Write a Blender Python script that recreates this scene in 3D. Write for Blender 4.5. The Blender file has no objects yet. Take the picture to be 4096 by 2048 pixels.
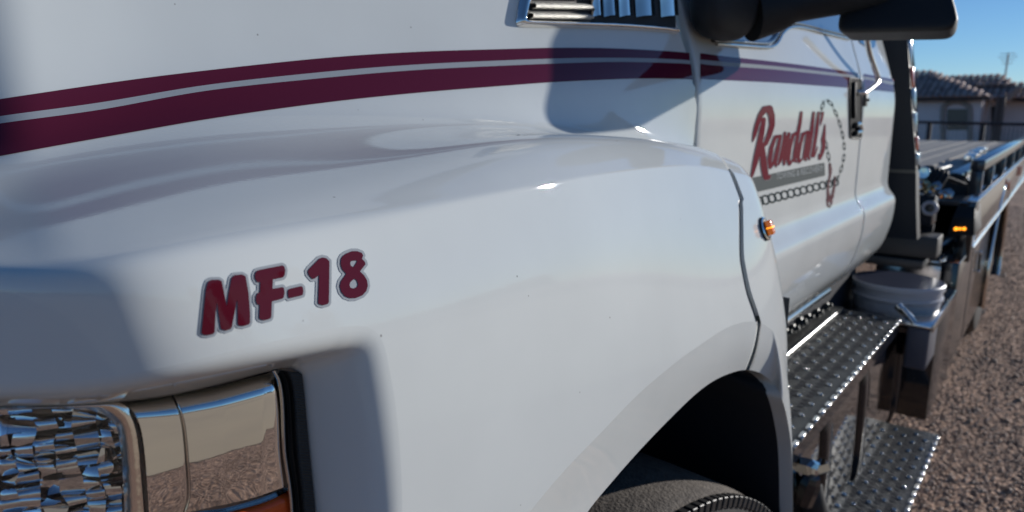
import bpy, bmesh, math, random
import numpy as np
from mathutils import Vector, Matrix
from mathutils.bvhtree import BVHTree
from mathutils.geometry import delaunay_2d_cdt

random.seed(4)
rng = np.random.RandomState(7)
SC = bpy.context.scene
COL = SC.collection

# ------------------------------------------------------------------ camera, sky, sun, exposure
F_PX = 2770.0
PITCH = math.atan(569 / 2770.0)
YAW = math.radians(38.4)
CAM = np.array([0.0, -0.28, 1.5])
Fv = np.array([math.cos(YAW) * math.cos(PITCH), math.sin(YAW) * math.cos(PITCH), -math.sin(PITCH)])
Rv = np.array([math.sin(YAW), -math.cos(YAW), 0.0])
Uv = np.cross(Rv, Fv)
cd = bpy.data.cameras.new('camera')
cam = bpy.data.objects.new('camera', cd)
COL.objects.link(cam)
cam.matrix_world = Matrix(((Rv[0], Uv[0], -Fv[0], CAM[0]), (Rv[1], Uv[1], -Fv[1], CAM[1]), (Rv[2], Uv[2], -Fv[2], CAM[2]), (0, 0, 0, 1)))
cd.sensor_width = 36.0
cd.lens = 36.0 * F_PX / 4096
cd.clip_start = 0.02
cd.clip_end = 5000
cd.dof.use_dof = True
cd.dof.focus_distance = 0.50
cd.dof.aperture_fstop = 8.5
SC.camera = cam

SUN_AZ = math.radians(-25.0)      # direction towards the sun, from +x towards -y
SUN_EL = math.radians(12.6)
SDIR = np.array([math.cos(SUN_AZ) * math.cos(SUN_EL), math.sin(SUN_AZ) * math.cos(SUN_EL), math.sin(SUN_EL)])
world = bpy.data.worlds.new('World')
SC.world = world
world.use_nodes = True
wn = world.node_tree.nodes
wl = world.node_tree.links
sky = wn.new('ShaderNodeTexSky')
sky.sky_type = 'NISHITA'
sky.sun_disc = False
sky.sun_elevation = SUN_EL
sky.sun_rotation = math.atan2(SDIR[0], SDIR[1])
sky.air_density = 0.8
sky.dust_density = 0.0
sky.ozone_density = 5.0
wn['Background'].inputs['Strength'].default_value = 0.13
wl.new(sky.outputs[0], wn['Background'].inputs[0])
sd = bpy.data.lights.new('sun', 'SUN')
sd.energy = 5.0
sd.angle = math.radians(0.5)
sd.color = (1.0, 0.955, 0.90)
sun = bpy.data.objects.new('sun', sd)
COL.objects.link(sun)
sun.rotation_euler = Vector((SDIR[0], SDIR[1], SDIR[2])).to_track_quat('Z', 'Y').to_euler()
SC.view_settings.view_transform = 'Standard'
SC.view_settings.look = 'None'
SC.view_settings.exposure = -0.38
SC.view_settings.gamma = 1.0
SC.view_settings.use_curve_mapping = False
SC.render.engine = 'CYCLES'
SC.cycles.use_denoising = True
SC.cycles.max_bounces = 8
SC.cycles.sample_clamp_indirect = 6.0
SC.cycles.caustics_reflective = False
SC.cycles.caustics_refractive = False

# ------------------------------------------------------------------ helpers
def ray(px, py):
    """viewing direction through a pixel of the 4096 x 2048 photograph, truck frame"""
    return Fv + Rv * ((px - 2048) / F_PX) - Uv * ((py - 1024) / F_PX)
def aty(px, py, a):
    """point on the plane y = a (a is the distance sideways from the camera; camera-relative)"""
    r = ray(px, py); return r * (a / r[1])
def atx(px, py, x):
    r = ray(px, py); return r * (x / r[0])
def atz(px, py, z):
    r = ray(px, py); return r * (z / r[2])

# materials
MATS = {}
def mat(name, color=(.5, .5, .5), rough=.5, metal=0., coat=0., coat_rough=.03, spec=.5, emit=None, estr=0., noise=None, bump=None, alpha=None, trans=0.):
    m = bpy.data.materials.new(name); m.use_nodes = True
    nt = m.node_tree; b = nt.nodes['Principled BSDF']
    b.inputs['Base Color'].default_value = (*color, 1)
    b.inputs['Roughness'].default_value = rough
    b.inputs['Metallic'].default_value = metal
    b.inputs['Coat Weight'].default_value = coat
    b.inputs['Coat Roughness'].default_value = coat_rough
    b.inputs['Specular IOR Level'].default_value = spec
    if trans: b.inputs['Transmission Weight'].default_value = trans
    if emit:
        b.inputs['Emission Color'].default_value = (*emit, 1); b.inputs['Emission Strength'].default_value = estr
    if noise or bump:
        tc = nt.nodes.new('ShaderNodeTexCoord')
    if noise:      # (scale, second colour, low, high)
        n = nt.nodes.new('ShaderNodeTexNoise'); n.inputs['Scale'].default_value = noise[0]; n.inputs['Detail'].default_value = 6
        nt.links.new(tc.outputs['Object'], n.inputs['Vector'])
        r = nt.nodes.new('ShaderNodeValToRGB')
        r.color_ramp.elements[0].position = noise[2]; r.color_ramp.elements[1].position = noise[3]
        r.color_ramp.elements[0].color = (*color, 1); r.color_ramp.elements[1].color = (*noise[1], 1)
        nt.links.new(n.outputs[0], r.inputs[0]); nt.links.new(r.outputs[0], b.inputs['Base Color'])
    if bump:       # (scale, strength, distance)
        n2 = nt.nodes.new('ShaderNodeTexNoise'); n2.inputs['Scale'].default_value = bump[0]; n2.inputs['Detail'].default_value = 3
        nt.links.new(tc.outputs['Object'], n2.inputs['Vector'])
        bp = nt.nodes.new('ShaderNodeBump'); bp.inputs['Strength'].default_value = bump[1]; bp.inputs['Distance'].default_value = bump[2]
        nt.links.new(n2.outputs[0], bp.inputs['Height']); nt.links.new(bp.outputs[0], b.inputs['Normal'])
    MATS[name] = m
    return m

def new_obj(name, me, m=None, parent=None, kind=None, label=None, cat=None, group=None):
    o = bpy.data.objects.new(name, me)
    COL.objects.link(o)
    if m is not None and me is not None: me.materials.append(m)
    if parent is not None:
        o.parent = parent; o.matrix_parent_inverse = parent_inv(parent)
    if kind: o['kind'] = kind
    if label: o['label'] = label
    if cat: o['category'] = cat
    if group: o['group'] = group
    return o
def parent_inv(p):
    return wm(p).inverted()
def wm(o):
    m = o.matrix_basis.copy()
    if o.parent is not None: m = wm(o.parent) @ o.matrix_parent_inverse @ m
    return m
def thing(name, loc, label, cat, group=None):
    o = bpy.data.objects.new(name, None); COL.objects.link(o); o.location = loc
    o['label'] = label; o['category'] = cat
    if group: o['group'] = group
    return o
OFF = CAM.copy()
def mesh(name, verts, faces, m=None, parent=None, smooth=True, rel=True, normals=None, **k):
    v = np.asarray(verts, float)
    if rel: v = v + OFF
    me = bpy.data.meshes.new(name)
    me.from_pydata([tuple(p) for p in v], [], [tuple(int(i) for i in f) for f in faces])
    me.update()
    if smooth:
        me.polygons.foreach_set('use_smooth', [True] * len(me.polygons))
    if normals is not None:
        me.normals_split_custom_set_from_vertices([tuple(n) for n in normals])
    return new_obj(name, me, m, parent, **k)
def grid_faces(n, m, cu=False, cv=False):
    fs = []
    for i in range(n - (0 if cu else 1)):
        for j in range(m - (0 if cv else 1)):
            a, b = i, (i + 1) % n; c, d = j, (j + 1) % m
            fs.append((a * m + c, b * m + c, b * m + d, a * m + d))
    return fs
def grid(name, P, m=None, parent=None, cu=False, cv=False, **k):
    P = np.asarray(P, float); n, mm = P.shape[:2]
    return mesh(name, P.reshape(-1, 3), grid_faces(n, mm, cu, cv), m, parent, **k)
def bm_obj(name, bm, m, parent=None, smooth=False, rel=True, **k):
    me = bpy.data.meshes.new(name)
    bmesh.ops.recalc_face_normals(bm, faces=bm.faces)
    if rel: bmesh.ops.translate(bm, vec=Vector(OFF), verts=bm.verts)
    bm.to_mesh(me); bm.free()
    if smooth: me.polygons.foreach_set('use_smooth', [True] * len(me.polygons))
    return new_obj(name, me, m, parent, **k)
def hexa(bm, c8, bevel=0., seg=2):
    """eight corners: bottom four then top four"""
    vs = [bm.verts.new(tuple(c)) for c in c8]
    f = [bm.faces.new([vs[i] for i in q]) for q in ((0, 1, 2, 3), (4, 5, 6, 7), (0, 1, 5, 4), (1, 2, 6, 5), (2, 3, 7, 6), (3, 0, 4, 7))]
    if bevel > 0:
        es = list({e for q in f for e in q.edges})
        bmesh.ops.bevel(bm, geom=es, offset=bevel, segments=seg, profile=.5, affect='EDGES')
def box_bm(bm, x0, x1, y0, y1, z0, z1, bevel=0., seg=2):
    hexa(bm, [(x0, y0, z0), (x1, y0, z0), (x1, y1, z0), (x0, y1, z0), (x0, y0, z1), (x1, y0, z1), (x1, y1, z1), (x0, y1, z1)], bevel, seg)
def box(name, x0, x1, y0, y1, z0, z1, m, parent=None, bevel=0., seg=2, smooth=None, **k):
    bm = bmesh.new(); box_bm(bm, x0, x1, y0, y1, z0, z1, bevel, seg)
    o = bm_obj(name, bm, m, parent, **k)
    if bevel > 0: smooth_by_angle(o)
    return o
def smooth_by_angle(o, ang=40):
    me = o.data
    me.polygons.foreach_set('use_smooth', [True] * len(me.polygons))
    bm = bmesh.new(); bm.from_mesh(me)
    for e in bm.edges:
        if len(e.link_faces) == 2 and e.calc_face_angle(0) > math.radians(ang): e.smooth = False
    bm.to_mesh(me); bm.free()
def tube_bm(bm, pts, r, n=10, cap=True):
    pts = [Vector(tuple(p)) for p in pts]
    rs = r if hasattr(r, '__len__') else [r] * len(pts)
    t = (pts[1] - pts[0]).normalized()
    up = Vector((0, 0, 1)) if abs(t.z) < .9 else Vector((1, 0, 0))
    nrm = t.cross(up).normalized()
    rings = []
    for i, p in enumerate(pts):
        if i == 0: t = (pts[1] - p).normalized()
        elif i == len(pts) - 1: t = (p - pts[-2]).normalized()
        else: t = ((p - pts[i - 1]).normalized() + (pts[i + 1] - p).normalized()).normalized()
        nrm = (nrm - t * nrm.dot(t)).normalized(); b = t.cross(nrm)
        rings.append([bm.verts.new(p + (nrm * math.cos(2 * math.pi * k / n) + b * math.sin(2 * math.pi * k / n)) * rs[i]) for k in range(n)])
    for a, b in zip(rings, rings[1:]):
        for k in range(n): bm.faces.new((a[k], a[(k + 1) % n], b[(k + 1) % n], b[k]))
    if cap:
        bm.faces.new(rings[0][::-1]); bm.faces.new(rings[-1])
def tube(name, pts, r, m, parent=None, n=10, **k):
    bm = bmesh.new(); tube_bm(bm, pts, r, n)
    o = bm_obj(name, bm, m, parent, smooth=True, **k); smooth_by_angle(o, 50); return o
def rot_to(axis):
    return Vector((0, 0, 1)).rotation_difference(Vector(axis).normalized()).to_matrix()
def lathe_bm(bm, prof, centre, axis=(0, 0, 1), n=32):
    R = rot_to(axis); c = Vector(tuple(centre)); rings = []
    for r, h in prof:
        rings.append([bm.verts.new(c + R @ Vector((r * math.cos(2 * math.pi * k / n), r * math.sin(2 * math.pi * k / n), h))) for k in range(n)])
    for a, b in zip(rings, rings[1:]):
        for k in range(n): bm.faces.new((a[k], a[(k + 1) % n], b[(k + 1) % n], b[k]))
    if prof[0][0] > 1e-4: bm.faces.new(rings[0][::-1])
    if prof[-1][0] > 1e-4: bm.faces.new(rings[-1])
def lathe(name, prof, centre, axis, m, parent=None, n=32, ang=40, **k):
    bm = bmesh.new(); lathe_bm(bm, prof, centre, axis, n)
    bmesh.ops.remove_doubles(bm, verts=bm.verts, dist=1e-5)
    o = bm_obj(name, bm, m, parent, smooth=True, **k); smooth_by_angle(o, ang); return o
def resample(poly, n, smooth=True):
    """smooth (Catmull-Rom) resampling of a polyline of any dimension to n points equally spaced"""
    P = np.asarray(poly, float)
    if smooth and len(P) > 2:
        Q = np.vstack([2 * P[0] - P[1], P, 2 * P[-1] - P[-2]]); out = []
        for i in range(1, len(Q) - 2):
            for t in np.linspace(0, 1, 14, endpoint=False):
                p0, p1, p2, p3 = Q[i - 1], Q[i], Q[i + 1], Q[i + 2]
                out.append(.5 * (2 * p1 + (p2 - p0) * t + (2 * p0 - 5 * p1 + 4 * p2 - p3) * t * t + (3 * p1 - p0 - 3 * p2 + p3) * t ** 3))
        out.append(P[-1]); P = np.array(out)
    d = np.r_[0, np.cumsum(np.linalg.norm(np.diff(P, axis=0), axis=1))]
    s = np.linspace(0, d[-1], n)
    return np.stack([np.interp(s, d, P[:, k]) for k in range(P.shape[1])], 1)

# ------------------------------------------------------------------ materials
def paint_mat():
    m = mat('white_paint', (.71, .745, .735), .6, 0, 1., .02, spec=0)
    nt = m.node_tree; b = nt.nodes['Principled BSDF']
    tc = nt.nodes.new('ShaderNodeTexCoord')
    # orange peel relief in the clear coat, and a film of dust specks
    n = nt.nodes.new('ShaderNodeTexNoise'); n.inputs['Scale'].default_value = 420; n.inputs['Detail'].default_value = 1
    bp = nt.nodes.new('ShaderNodeBump'); bp.inputs['Strength'].default_value = .05; bp.inputs['Distance'].default_value = .0004
    nt.links.new(tc.outputs['Object'], n.inputs['Vector']); nt.links.new(n.outputs[0], bp.inputs['Height'])
    nt.links.new(bp.outputs[0], b.inputs['Coat Normal'])
    v = nt.nodes.new('ShaderNodeTexVoronoi'); v.inputs['Scale'].default_value = 30
    nt.links.new(tc.outputs['Object'], v.inputs['Vector'])
    r = nt.nodes.new('ShaderNodeValToRGB')
    r.color_ramp.elements[0].position = .012; r.color_ramp.elements[1].position = .034
    r.color_ramp.elements[0].color = (.30, .30, .29, 1); r.color_ramp.elements[1].color = (.71, .745, .735, 1)
    nt.links.new(v.outputs['Distance'], r.inputs[0])
    n3 = nt.nodes.new('ShaderNodeTexNoise'); n3.inputs['Scale'].default_value = 7; n3.inputs['Detail'].default_value = 5
    nt.links.new(tc.outputs['Object'], n3.inputs['Vector'])
    mr = nt.nodes.new('ShaderNodeMapRange'); mr.inputs[1].default_value = .3; mr.inputs[2].default_value = .7
    mr.inputs[3].default_value = .93; mr.inputs[4].default_value = 1.
    nt.links.new(n3.outputs[0], mr.inputs[0])
    mx = nt.nodes.new('ShaderNodeMix'); mx.data_type = 'RGBA'; mx.blend_type = 'MULTIPLY'; mx.inputs[0].default_value = 1
    nt.links.new(r.outputs[0], mx.inputs[6]); nt.links.new(mr.outputs[0], mx.inputs[7])
    nt.links.new(mx.outputs[2], b.inputs['Base Color'])
    return m
PAINT = paint_mat()
MAROON = mat('maroon_vinyl', (.105, .013, .034), .6, 0, .7, .03, spec=0)
LETTER_RED = mat('letter_red_vinyl', (.10, .008, .019), .5, 0, .4, .03, spec=0)
SILVER = mat('silver_vinyl', (.36, .39, .42), .6, 0, .25, .05, spec=0, bump=(900, .15, .0003))
CHROME = mat('chrome', (.92, .88, .82), .035, 1., bump=(18, .12, .003))
CHROME_DARK = mat('tinted_chrome', (.62, .61, .59), .06, 1., bump=(25, .1, .002))
BLACK_PL = mat('black_plastic', (.018, .020, .023), .55, spec=.25, bump=(500, .6, .0008))
BLACK_GL = mat('gloss_black', (.012, .013, .016), .12, 0, .6, .05)
RUBBER = mat('rubber', (.022, .022, .023), .7)
SEAL = mat('grey_seal', (.09, .10, .11), .5)
VOID = mat('dark_liner', (.012, .016, .024), .85)
GASKET = mat('gasket_rubber', (.018, .022, .024), .55)
GLASS_DK = mat('window_glass', (.02, .025, .028), .03, spec=.8, coat=.6)
STEEL = mat('aluminium_tread', (.12, .125, .12), .45, .6, noise=(22, (.075, .075, .07), .35, .75), bump=(160, .25, .0008))
STEEL_BR = mat('bright_aluminium', (.78, .78, .76), .18, 1.)
POLISH = mat('polished_aluminium', (.50, .49, .475), .07, 1., bump=(9, .15, .004))
DECKM = mat('deck_aluminium', (.40, .38, .35), .75, 0, spec=.15, noise=(6, (.30, .285, .26), .3, .7))
DKPAINT = mat('dark_blue_black_paint', (.012, .017, .026), .45, spec=.25)
RAILM = mat('rail_black_paint', (.035, .04, .05), .2, .3, .8, .05)
BOXM = mat('polished_black_panel', (.46, .43, .40), .14, .95, .2, .05, bump=(5, .3, .01))
AMBER = mat('amber_lens', (.85, .16, .005), .15, 0, 1., .03, emit=(1, .25, .01), estr=.25)
AMBER_LED = mat('amber_led', (1, .3, .01), .3, emit=(1, .33, .02), estr=3.5)
RED_ORANGE = mat('orange_reflector', (.75, .07, .02), .2, 0, 1., .04, spec=.6)
AMBER_DK = mat('dark_amber_reflector', (.80, .11, .02), .5, 0, .6, coat_rough=.04, spec=0, bump=(120, .3, .001))
CLEARISH = mat('lamp_clear_plastic', (.6, .68, .72), .12, .5)
TYRE = mat('tyre_tread_dusty', (.095, .08, .068), .85, noise=(70, (.17, .145, .12), .35, .7), bump=(220, .9, .003))
TYRE_SIDE = mat('tyre_sidewall', (.022, .021, .021), .5, noise=(40, (.05, .045, .04), .45, .8))
PLASTIC_W = mat('white_plastic', (.55, .55, .58), .4)
LID_BLUE = mat('blue_grey_lid', (.055, .06, .09), .3, 0, .4, .1)
BIN_GREY = mat('grey_bin', (.10, .10, .125), .45)
GREY_BAR = mat('grey_vinyl', (.13, .15, .15), .6, 0, .4, .05, spec=0)
PALE_TXT = mat('pale_print', (.50, .53, .53), .6, spec=0)
CHAIN_INK = mat('chain_print', (.05, .065, .065), .6, spec=0)
LENS = bpy.data.materials.new('clear_lens'); LENS.use_nodes = True
nt = LENS.node_tree
for n_ in list(nt.nodes):
    if n_.type == 'BSDF_PRINCIPLED': nt.nodes.remove(n_)
_o = [n_ for n_ in nt.nodes if n_.type == 'OUTPUT_MATERIAL'][0]
_t = nt.nodes.new('ShaderNodeBsdfTransparent'); _g = nt.nodes.new('ShaderNodeBsdfGlossy'); _g.inputs['Roughness'].default_value = .02
_f = nt.nodes.new('ShaderNodeFresnel'); _f.inputs[0].default_value = 1.5; _mx = nt.nodes.new('ShaderNodeMixShader')
_ge = nt.nodes.new('ShaderNodeNewGeometry'); _mr = nt.nodes.new('ShaderNodeMapRange'); _mr.inputs[3].default_value = 1.5; _mr.inputs[4].default_value = 1 / 1.5
nt.links.new(_ge.outputs['Backfacing'], _mr.inputs[0]); nt.links.new(_mr.outputs[0], _f.inputs[0])
_t.inputs[0].default_value = (.93, .95, .96, 1)
nt.links.new(_f.outputs[0], _mx.inputs[0]); nt.links.new(_t.outputs[0], _mx.inputs[1]); nt.links.new(_g.outputs[0], _mx.inputs[2]); nt.links.new(_mx.outputs[0], _o.inputs[0])

# ------------------------------------------------------------------ ground and surroundings
def ground_mat():
    m = bpy.data.materials.new('gravel_ground'); m.use_nodes = True
    nt = m.node_tree; b = nt.nodes['Principled BSDF']; b.inputs['Roughness'].default_value = .9
    tc = nt.nodes.new('ShaderNodeTexCoord')
    v = nt.nodes.new('ShaderNodeTexVoronoi'); v.inputs['Scale'].default_value = 55
    nt.links.new(tc.outputs['Object'], v.inputs['Vector'])
    r = nt.nodes.new('ShaderNodeValToRGB'); e = r.color_ramp.elements
    e[0].position = 0; e[0].color = (.25, .145, .095, 1); e[1].position = 1; e[1].color = (.88, .56, .38, 1)
    x = r.color_ramp.elements.new(.55); x.color = (.52, .31, .20, 1)
    sp = nt.nodes.new('ShaderNodeSeparateColor'); nt.links.new(v.outputs['Color'], sp.inputs[0]); nt.links.new(sp.outputs[0], r.inputs[0])
    n = nt.nodes.new('ShaderNodeTexNoise'); n.inputs['Scale'].default_value = 1.3; n.inputs['Detail'].default_value = 6
    nt.links.new(tc.outputs['Object'], n.inputs['Vector'])
    mr = nt.nodes.new('ShaderNodeMapRange'); mr.inputs[1].default_value = .3; mr.inputs[2].default_value = .7; mr.inputs[3].default_value = .62; mr.inputs[4].default_value = 1.0
    nt.links.new(n.outputs[0], mr.inputs[0])
    mx = nt.nodes.new('ShaderNodeMix'); mx.data_type = 'RGBA'; mx.blend_type = 'MULTIPLY'; mx.inputs[0].default_value = 1
    nt.links.new(r.outputs[0], mx.inputs[6]); nt.links.new(mr.outputs[0], mx.inputs[7])
    nt.links.new(mx.outputs[2], b.inputs['Base Color'])
    bp = nt.nodes.new('ShaderNodeBump'); bp.inputs['Strength'].default_value = 1; bp.inputs['Distance'].default_value = .012; bp.invert = True
    nt.links.new(v.outputs['Distance'], bp.inputs['Height']); nt.links.new(bp.outputs[0], b.inputs['Normal'])
    return m
GROUND = ground_mat()
g = mesh('ground', [(-900, -900, 0), (900, -900, 0), (900, 900, 0), (-900, 900, 0)], [(0, 1, 2, 3)], GROUND, rel=False, kind='structure')
DIRT = mat('pale_dirt', (.78, .60, .38), .95, noise=(.6, (.68, .52, .34), .35, .7))
mesh('road', [(-200, -22, .006), (60, -22, .006), (60, -2.9, .006), (-200, -2.9, .006)], [(0, 1, 2, 3)], DIRT, rel=False, kind='structure', label='pale dirt road beside the gravel lot')
# loose gravel on top of the ground, nearest band in view
def gravel():
    protos = []
    for k in range(7):
        bm = bmesh.new(); bmesh.ops.create_icosphere(bm, subdivisions=1, radius=1)
        for v in bm.verts: v.co *= random.uniform(.7, 1.15); v.co.z *= .62
        protos.append((np.array([v.co[:] for v in bm.verts]), np.array([[v.index for v in f.verts] for f in bm.faces]))); bm.free()
    Vs = []; Fs = []; base = 0; cols = []
    N = 42000
    for i in range(N):
        d = 2.2 + 12 * random.random() ** 1.6
        ang = random.uniform(-.34, .24)
        x = d * math.cos(ang); y = d * math.sin(ang) - .28 + .0
        if y > 1.2: continue
        s = random.uniform(.003, .0075) * (1 + .06 * d) * (2.2 if i % 97 == 0 else 1)
        v, f = protos[i % 7]
        th = random.uniform(0, 6.28); c, s_ = math.cos(th), math.sin(th)
        R = np.array([[c, -s_, 0], [s_, c, 0], [0, 0, 1]])
        Vs.append((v * s) @ R.T + np.array([x, y, s * .25])); Fs.append(f + base); base += len(v)
    V = np.vstack(Vs); Fc = np.vstack(Fs)
    me = bpy.data.meshes.new('gravel'); me.vertices.add(len(V)); me.vertices.foreach_set('co', V.ravel())
    me.loops.add(Fc.size); me.loops.foreach_set('vertex_index', Fc.ravel().astype(np.int32))
    me.polygons.add(len(Fc)); me.polygons.foreach_set('loop_start', np.arange(0, Fc.size, 3).astype(np.int32))
    me.update(calc_edges=True)
    me.attributes.new('tone', 'FLOAT', 'FACE')
    nf = len(protos[0][1]); cxy = V.reshape(-1, len(protos[0][0]), 3).mean(1); wav = np.sin(cxy[:, 0] * 2.1 + 3 * np.sin(cxy[:, 1] * 1.7)) * np.sin(cxy[:, 1] * 2.6 + cxy[:, 0] * .8)
    t = np.repeat(np.clip(rng.rand(len(Fc) // nf) ** 1.15 + .12 * wav, 0, 1), nf)
    me.attributes['tone'].data.foreach_set('value', t.astype(np.float32))
    m = bpy.data.materials.new('gravel_stone'); m.use_nodes = True; nt = m.node_tree; b = nt.nodes['Principled BSDF']; b.inputs['Roughness'].default_value = .65
    at = nt.nodes.new('ShaderNodeAttribute'); at.attribute_name = 'tone'
    r = nt.nodes.new('ShaderNodeValToRGB'); e = r.color_ramp.elements
    e[0].color = (.26, .15, .10, 1); e[1].color = (.80, .58, .43, 1); r.color_ramp.elements.new(.6).color = (.46, .30, .20, 1)
    nt.links.new(at.outputs['Fac'], r.inputs[0]); nt.links.new(r.outputs[0], b.inputs['Base Color'])
    new_obj('gravel', me, m, kind='stuff', label='reddish brown loose gravel covering the lot')
gravel()

# ------------------------------------------------------------------ the truck
truck = thing('tow_truck', (1.2, .95, 0), 'white flatbed tow truck with maroon stripes, MF-18 on its fender and Randall\'s on its door', 'tow truck')

# hood surface: rows of control points from the hood top down to the fender, columns from the nose back
def bspline_basis(n, k=3):
    kn = np.r_[[0] * k, np.linspace(0, n - k, n - k + 1), [n - k] * k]
    def ev(t):
        t = min(max(t, 0), n - k - 1e-9); N = np.zeros(n)
        i = k + int(t); Nn = [1.0]
        left = [0] * (k + 1); right = [0] * (k + 1)
        for j in range(1, k + 1):
            left[j] = t - kn[i + 1 - j]; right[j] = kn[i + j] - t; saved = 0; nw = []
            for r in range(j):
                tmp = Nn[r] / (right[r + 1] + left[j - r]); nw.append(saved + right[r + 1] * tmp); saved = left[j - r] * tmp
            nw.append(saved); Nn = nw
        N[i - k:i + 1] = Nn
        return N
    return ev
PXC = [0, 200, 400, 600, 1000, 1600, 2200, 2765]
def prow(pys, as_):
    return [aty(px, py, a) for px, py, a in zip(PXC, pys, as_)]
U_ = prow([345, 305, 270, 238, 192, 155, 142, 128], [.582, .583, .583, .582, .575, .558, .532, .495])
S_ = prow([510, 476, 445, 413, 358, 295, 260, 262], [.572, .572, .571, .568, .556, .536, .510, .485])
V_ = prow([640, 602, 565, 528, 458, 390, 345, 340], [.556, .556, .554, .550, .538, .519, .500, .482])
W_ = prow([742, 704, 666, 630, 560, 515, 540, 690], [.524, .523, .520, .516, .506, .494, .484, .480])
X_ = prow([920, 880, 840, 802, 732, 620, 484, 548], [.420, .414, .409, .405, .400, .401, .409, .427])
C_ = prow([1085, 1078, 1055, 1022, 950, 855, 728, 640], [.346, .332, .321, .314, .313, .323, .335, .368])
d_ = [.018, .018, .020, .026, .030, .014, .006, .006]
Y_ = [x * .5 + c * .5 + np.array([0, -.001, (0, 0, 0, 0, .0005, .002, .0035, .004)[k]]) for k, (x, c) in enumerate(zip(X_, C_))]
def toward(P, Q, d): 
    v = Q - P; return P + v / np.linalg.norm(v) * d
B_ = [toward(c, x, d) for c, x, d in zip(C_, X_, d_)]
def low(z, das, xs=None):
    out = []
    for j, (c, da) in enumerate(zip(C_, das)):
        p = c.copy(); p[1] -= da; p[2] = z
        if xs is not None: p[0] = xs[j]
        elif j < 4: p[0] = c[0] + [.0, .0, .003, .004][j]
        out.append(p)
    return out
cx = [c[0] for c in C_]
D_ = [c + np.array([0, -.1 * d, -d]) for c, d in zip(C_, d_)]
E_ = low(-.13, [0, 0, .004, .008, .014, .018, .02, .024])
F_ = low(-.20, [0, 0, .004, .012, .018, .026, .032, .048], cx[:5] + [.30, .48, .85])
G_ = low(-.28, [0, 0, .004, .012, .020, .031, .044, .074], cx[:5] + [.31, .50, .86])
H_ = low(-.38, [0, 0, .004, .012, .020, .034, .048, .080], cx[:5] + [.31, .50, .87])
I_ = low(-.72, [0, 0, .004, .012, .020, .034, .048, .082], cx[:5] + [.31, .50, .87])
T_ = [u + np.array([0, .004, .10]) for u in U_]
T2 = [u + np.array([0, .03, .20]) for u in U_]
T3 = [u + np.array([0, .12, .27]) for u in U_]
T4 = [u + np.array([0, .40, .31]) for u in U_]
front = {  # three columns that carry the surface round the nose
 'hi': [(-.02, 1.6), (.04, .80), (.115, .62)], 'mid': [(-.04, 1.5), (.02, .66), (.09, .50)], 'cr': [(-.05, 1.5), (.005, .60), (.055, .40)]}
def frow(kind, z): return [np.array([x, a, z]) for x, a in front[kind]]
rear = {  # two or three columns behind the hood's rear edge
 'T4': [(1.12, .90, .40), (1.2, .9, .41), (1.3, .9, .42)], 'T3': [(1.11, .62, .38), (1.2, .62, .39), (1.3, .62, .40)], 'T2': [(1.11, .53, .33), (1.2, .53, .34), (1.3, .53, .35)],
 'T': [(1.12, .492, .22), (1.2, .485, .23), (1.3, .48, .24)], 'U': [(1.12, .488, .125), (1.2, .48, .12), (1.3, .48, .12)], 'S': [(1.12, .483, .075), (1.2, .48, .07), (1.3, .48, .07)],
 'V': [(1.12, .48, .03), (1.2, .48, .03), (1.3, .48, .03)], 'W': [(1.08, .485, -.11), (1.13, .485, -.11), (1.2, .485, -.11)],
 'X': [(1.05, .428, -.060), (1.10, .44, -.078), (1.13, .50, -.11)], 'Y': [(1.05, .400, -.068), (1.13, .404, -.080), (1.15, .49, -.12)],
 'B': [(1.04, .385, -.086), (1.14, .386, -.096), (1.155, .49, -.13)], 'C': [(1.04, .378, -.091), (1.14, .379, -.102), (1.155, .48, -.14)], 'D': [(1.04, .372, -.099), (1.14, .374, -.112), (1.155, .48, -.15)],
 'E': [(1.04, .347, -.145), (1.13, .350, -.160), (1.155, .47, -.18)], 'F': [(1.04, .321, -.21), (1.125, .333, -.225), (1.16, .45, -.24)],
 'G': [(1.03, .298, -.29), (1.125, .314, -.30), (1.165, .44, -.30)], 'H': [(1.04, .288, -.38), (1.14, .302, -.40), (1.18, .43, -.40)],
 'I': [(1.06, .290, -.72), (1.18, .300, -.74), (1.22, .42, -.74)]}
NET = []
for key, row, kind in (('T4', T4, 'hi'), ('T3', T3, 'hi'), ('T2', T2, 'hi'), ('T', T_, 'hi'), ('U', U_, 'hi'), ('S', S_, 'hi'), ('V', V_, 'hi'), ('W', W_, 'mid'), ('X', X_, 'mid'), ('Y', Y_, 'cr'),
                       ('B', B_, 'cr'), ('C', C_, 'cr'), ('D', D_, 'cr'), ('E', E_, 'cr'), ('F', F_, 'cr'), ('G', G_, 'cr'), ('H', H_, 'cr'), ('I', I_, 'cr')):
    fr = frow(kind, row[0][2])
    if key in ('T4', 'T3'): fr = [p + np.array([.12, .2 if key == 'T4' else .05, -.02]) for p in fr]
    NET.append(fr + list(row) + [np.array(p) for p in rear[key]])
NET = np.array(NET)                      # rows x cols x 3
NR, NC = NET.shape[:2]
bu, bv = bspline_basis(NC), bspline_basis(NR)
NU, NV = 330, 330
us = np.linspace(0, NC - 3, NU); vs = np.linspace(0, NR - 3, NV)
BU = np.array([bu(t) for t in us]); BV = np.array([bv(t) for t in vs])
SURF = np.einsum('vr,uc,rck->uvk', BV, BU, NET)
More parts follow.
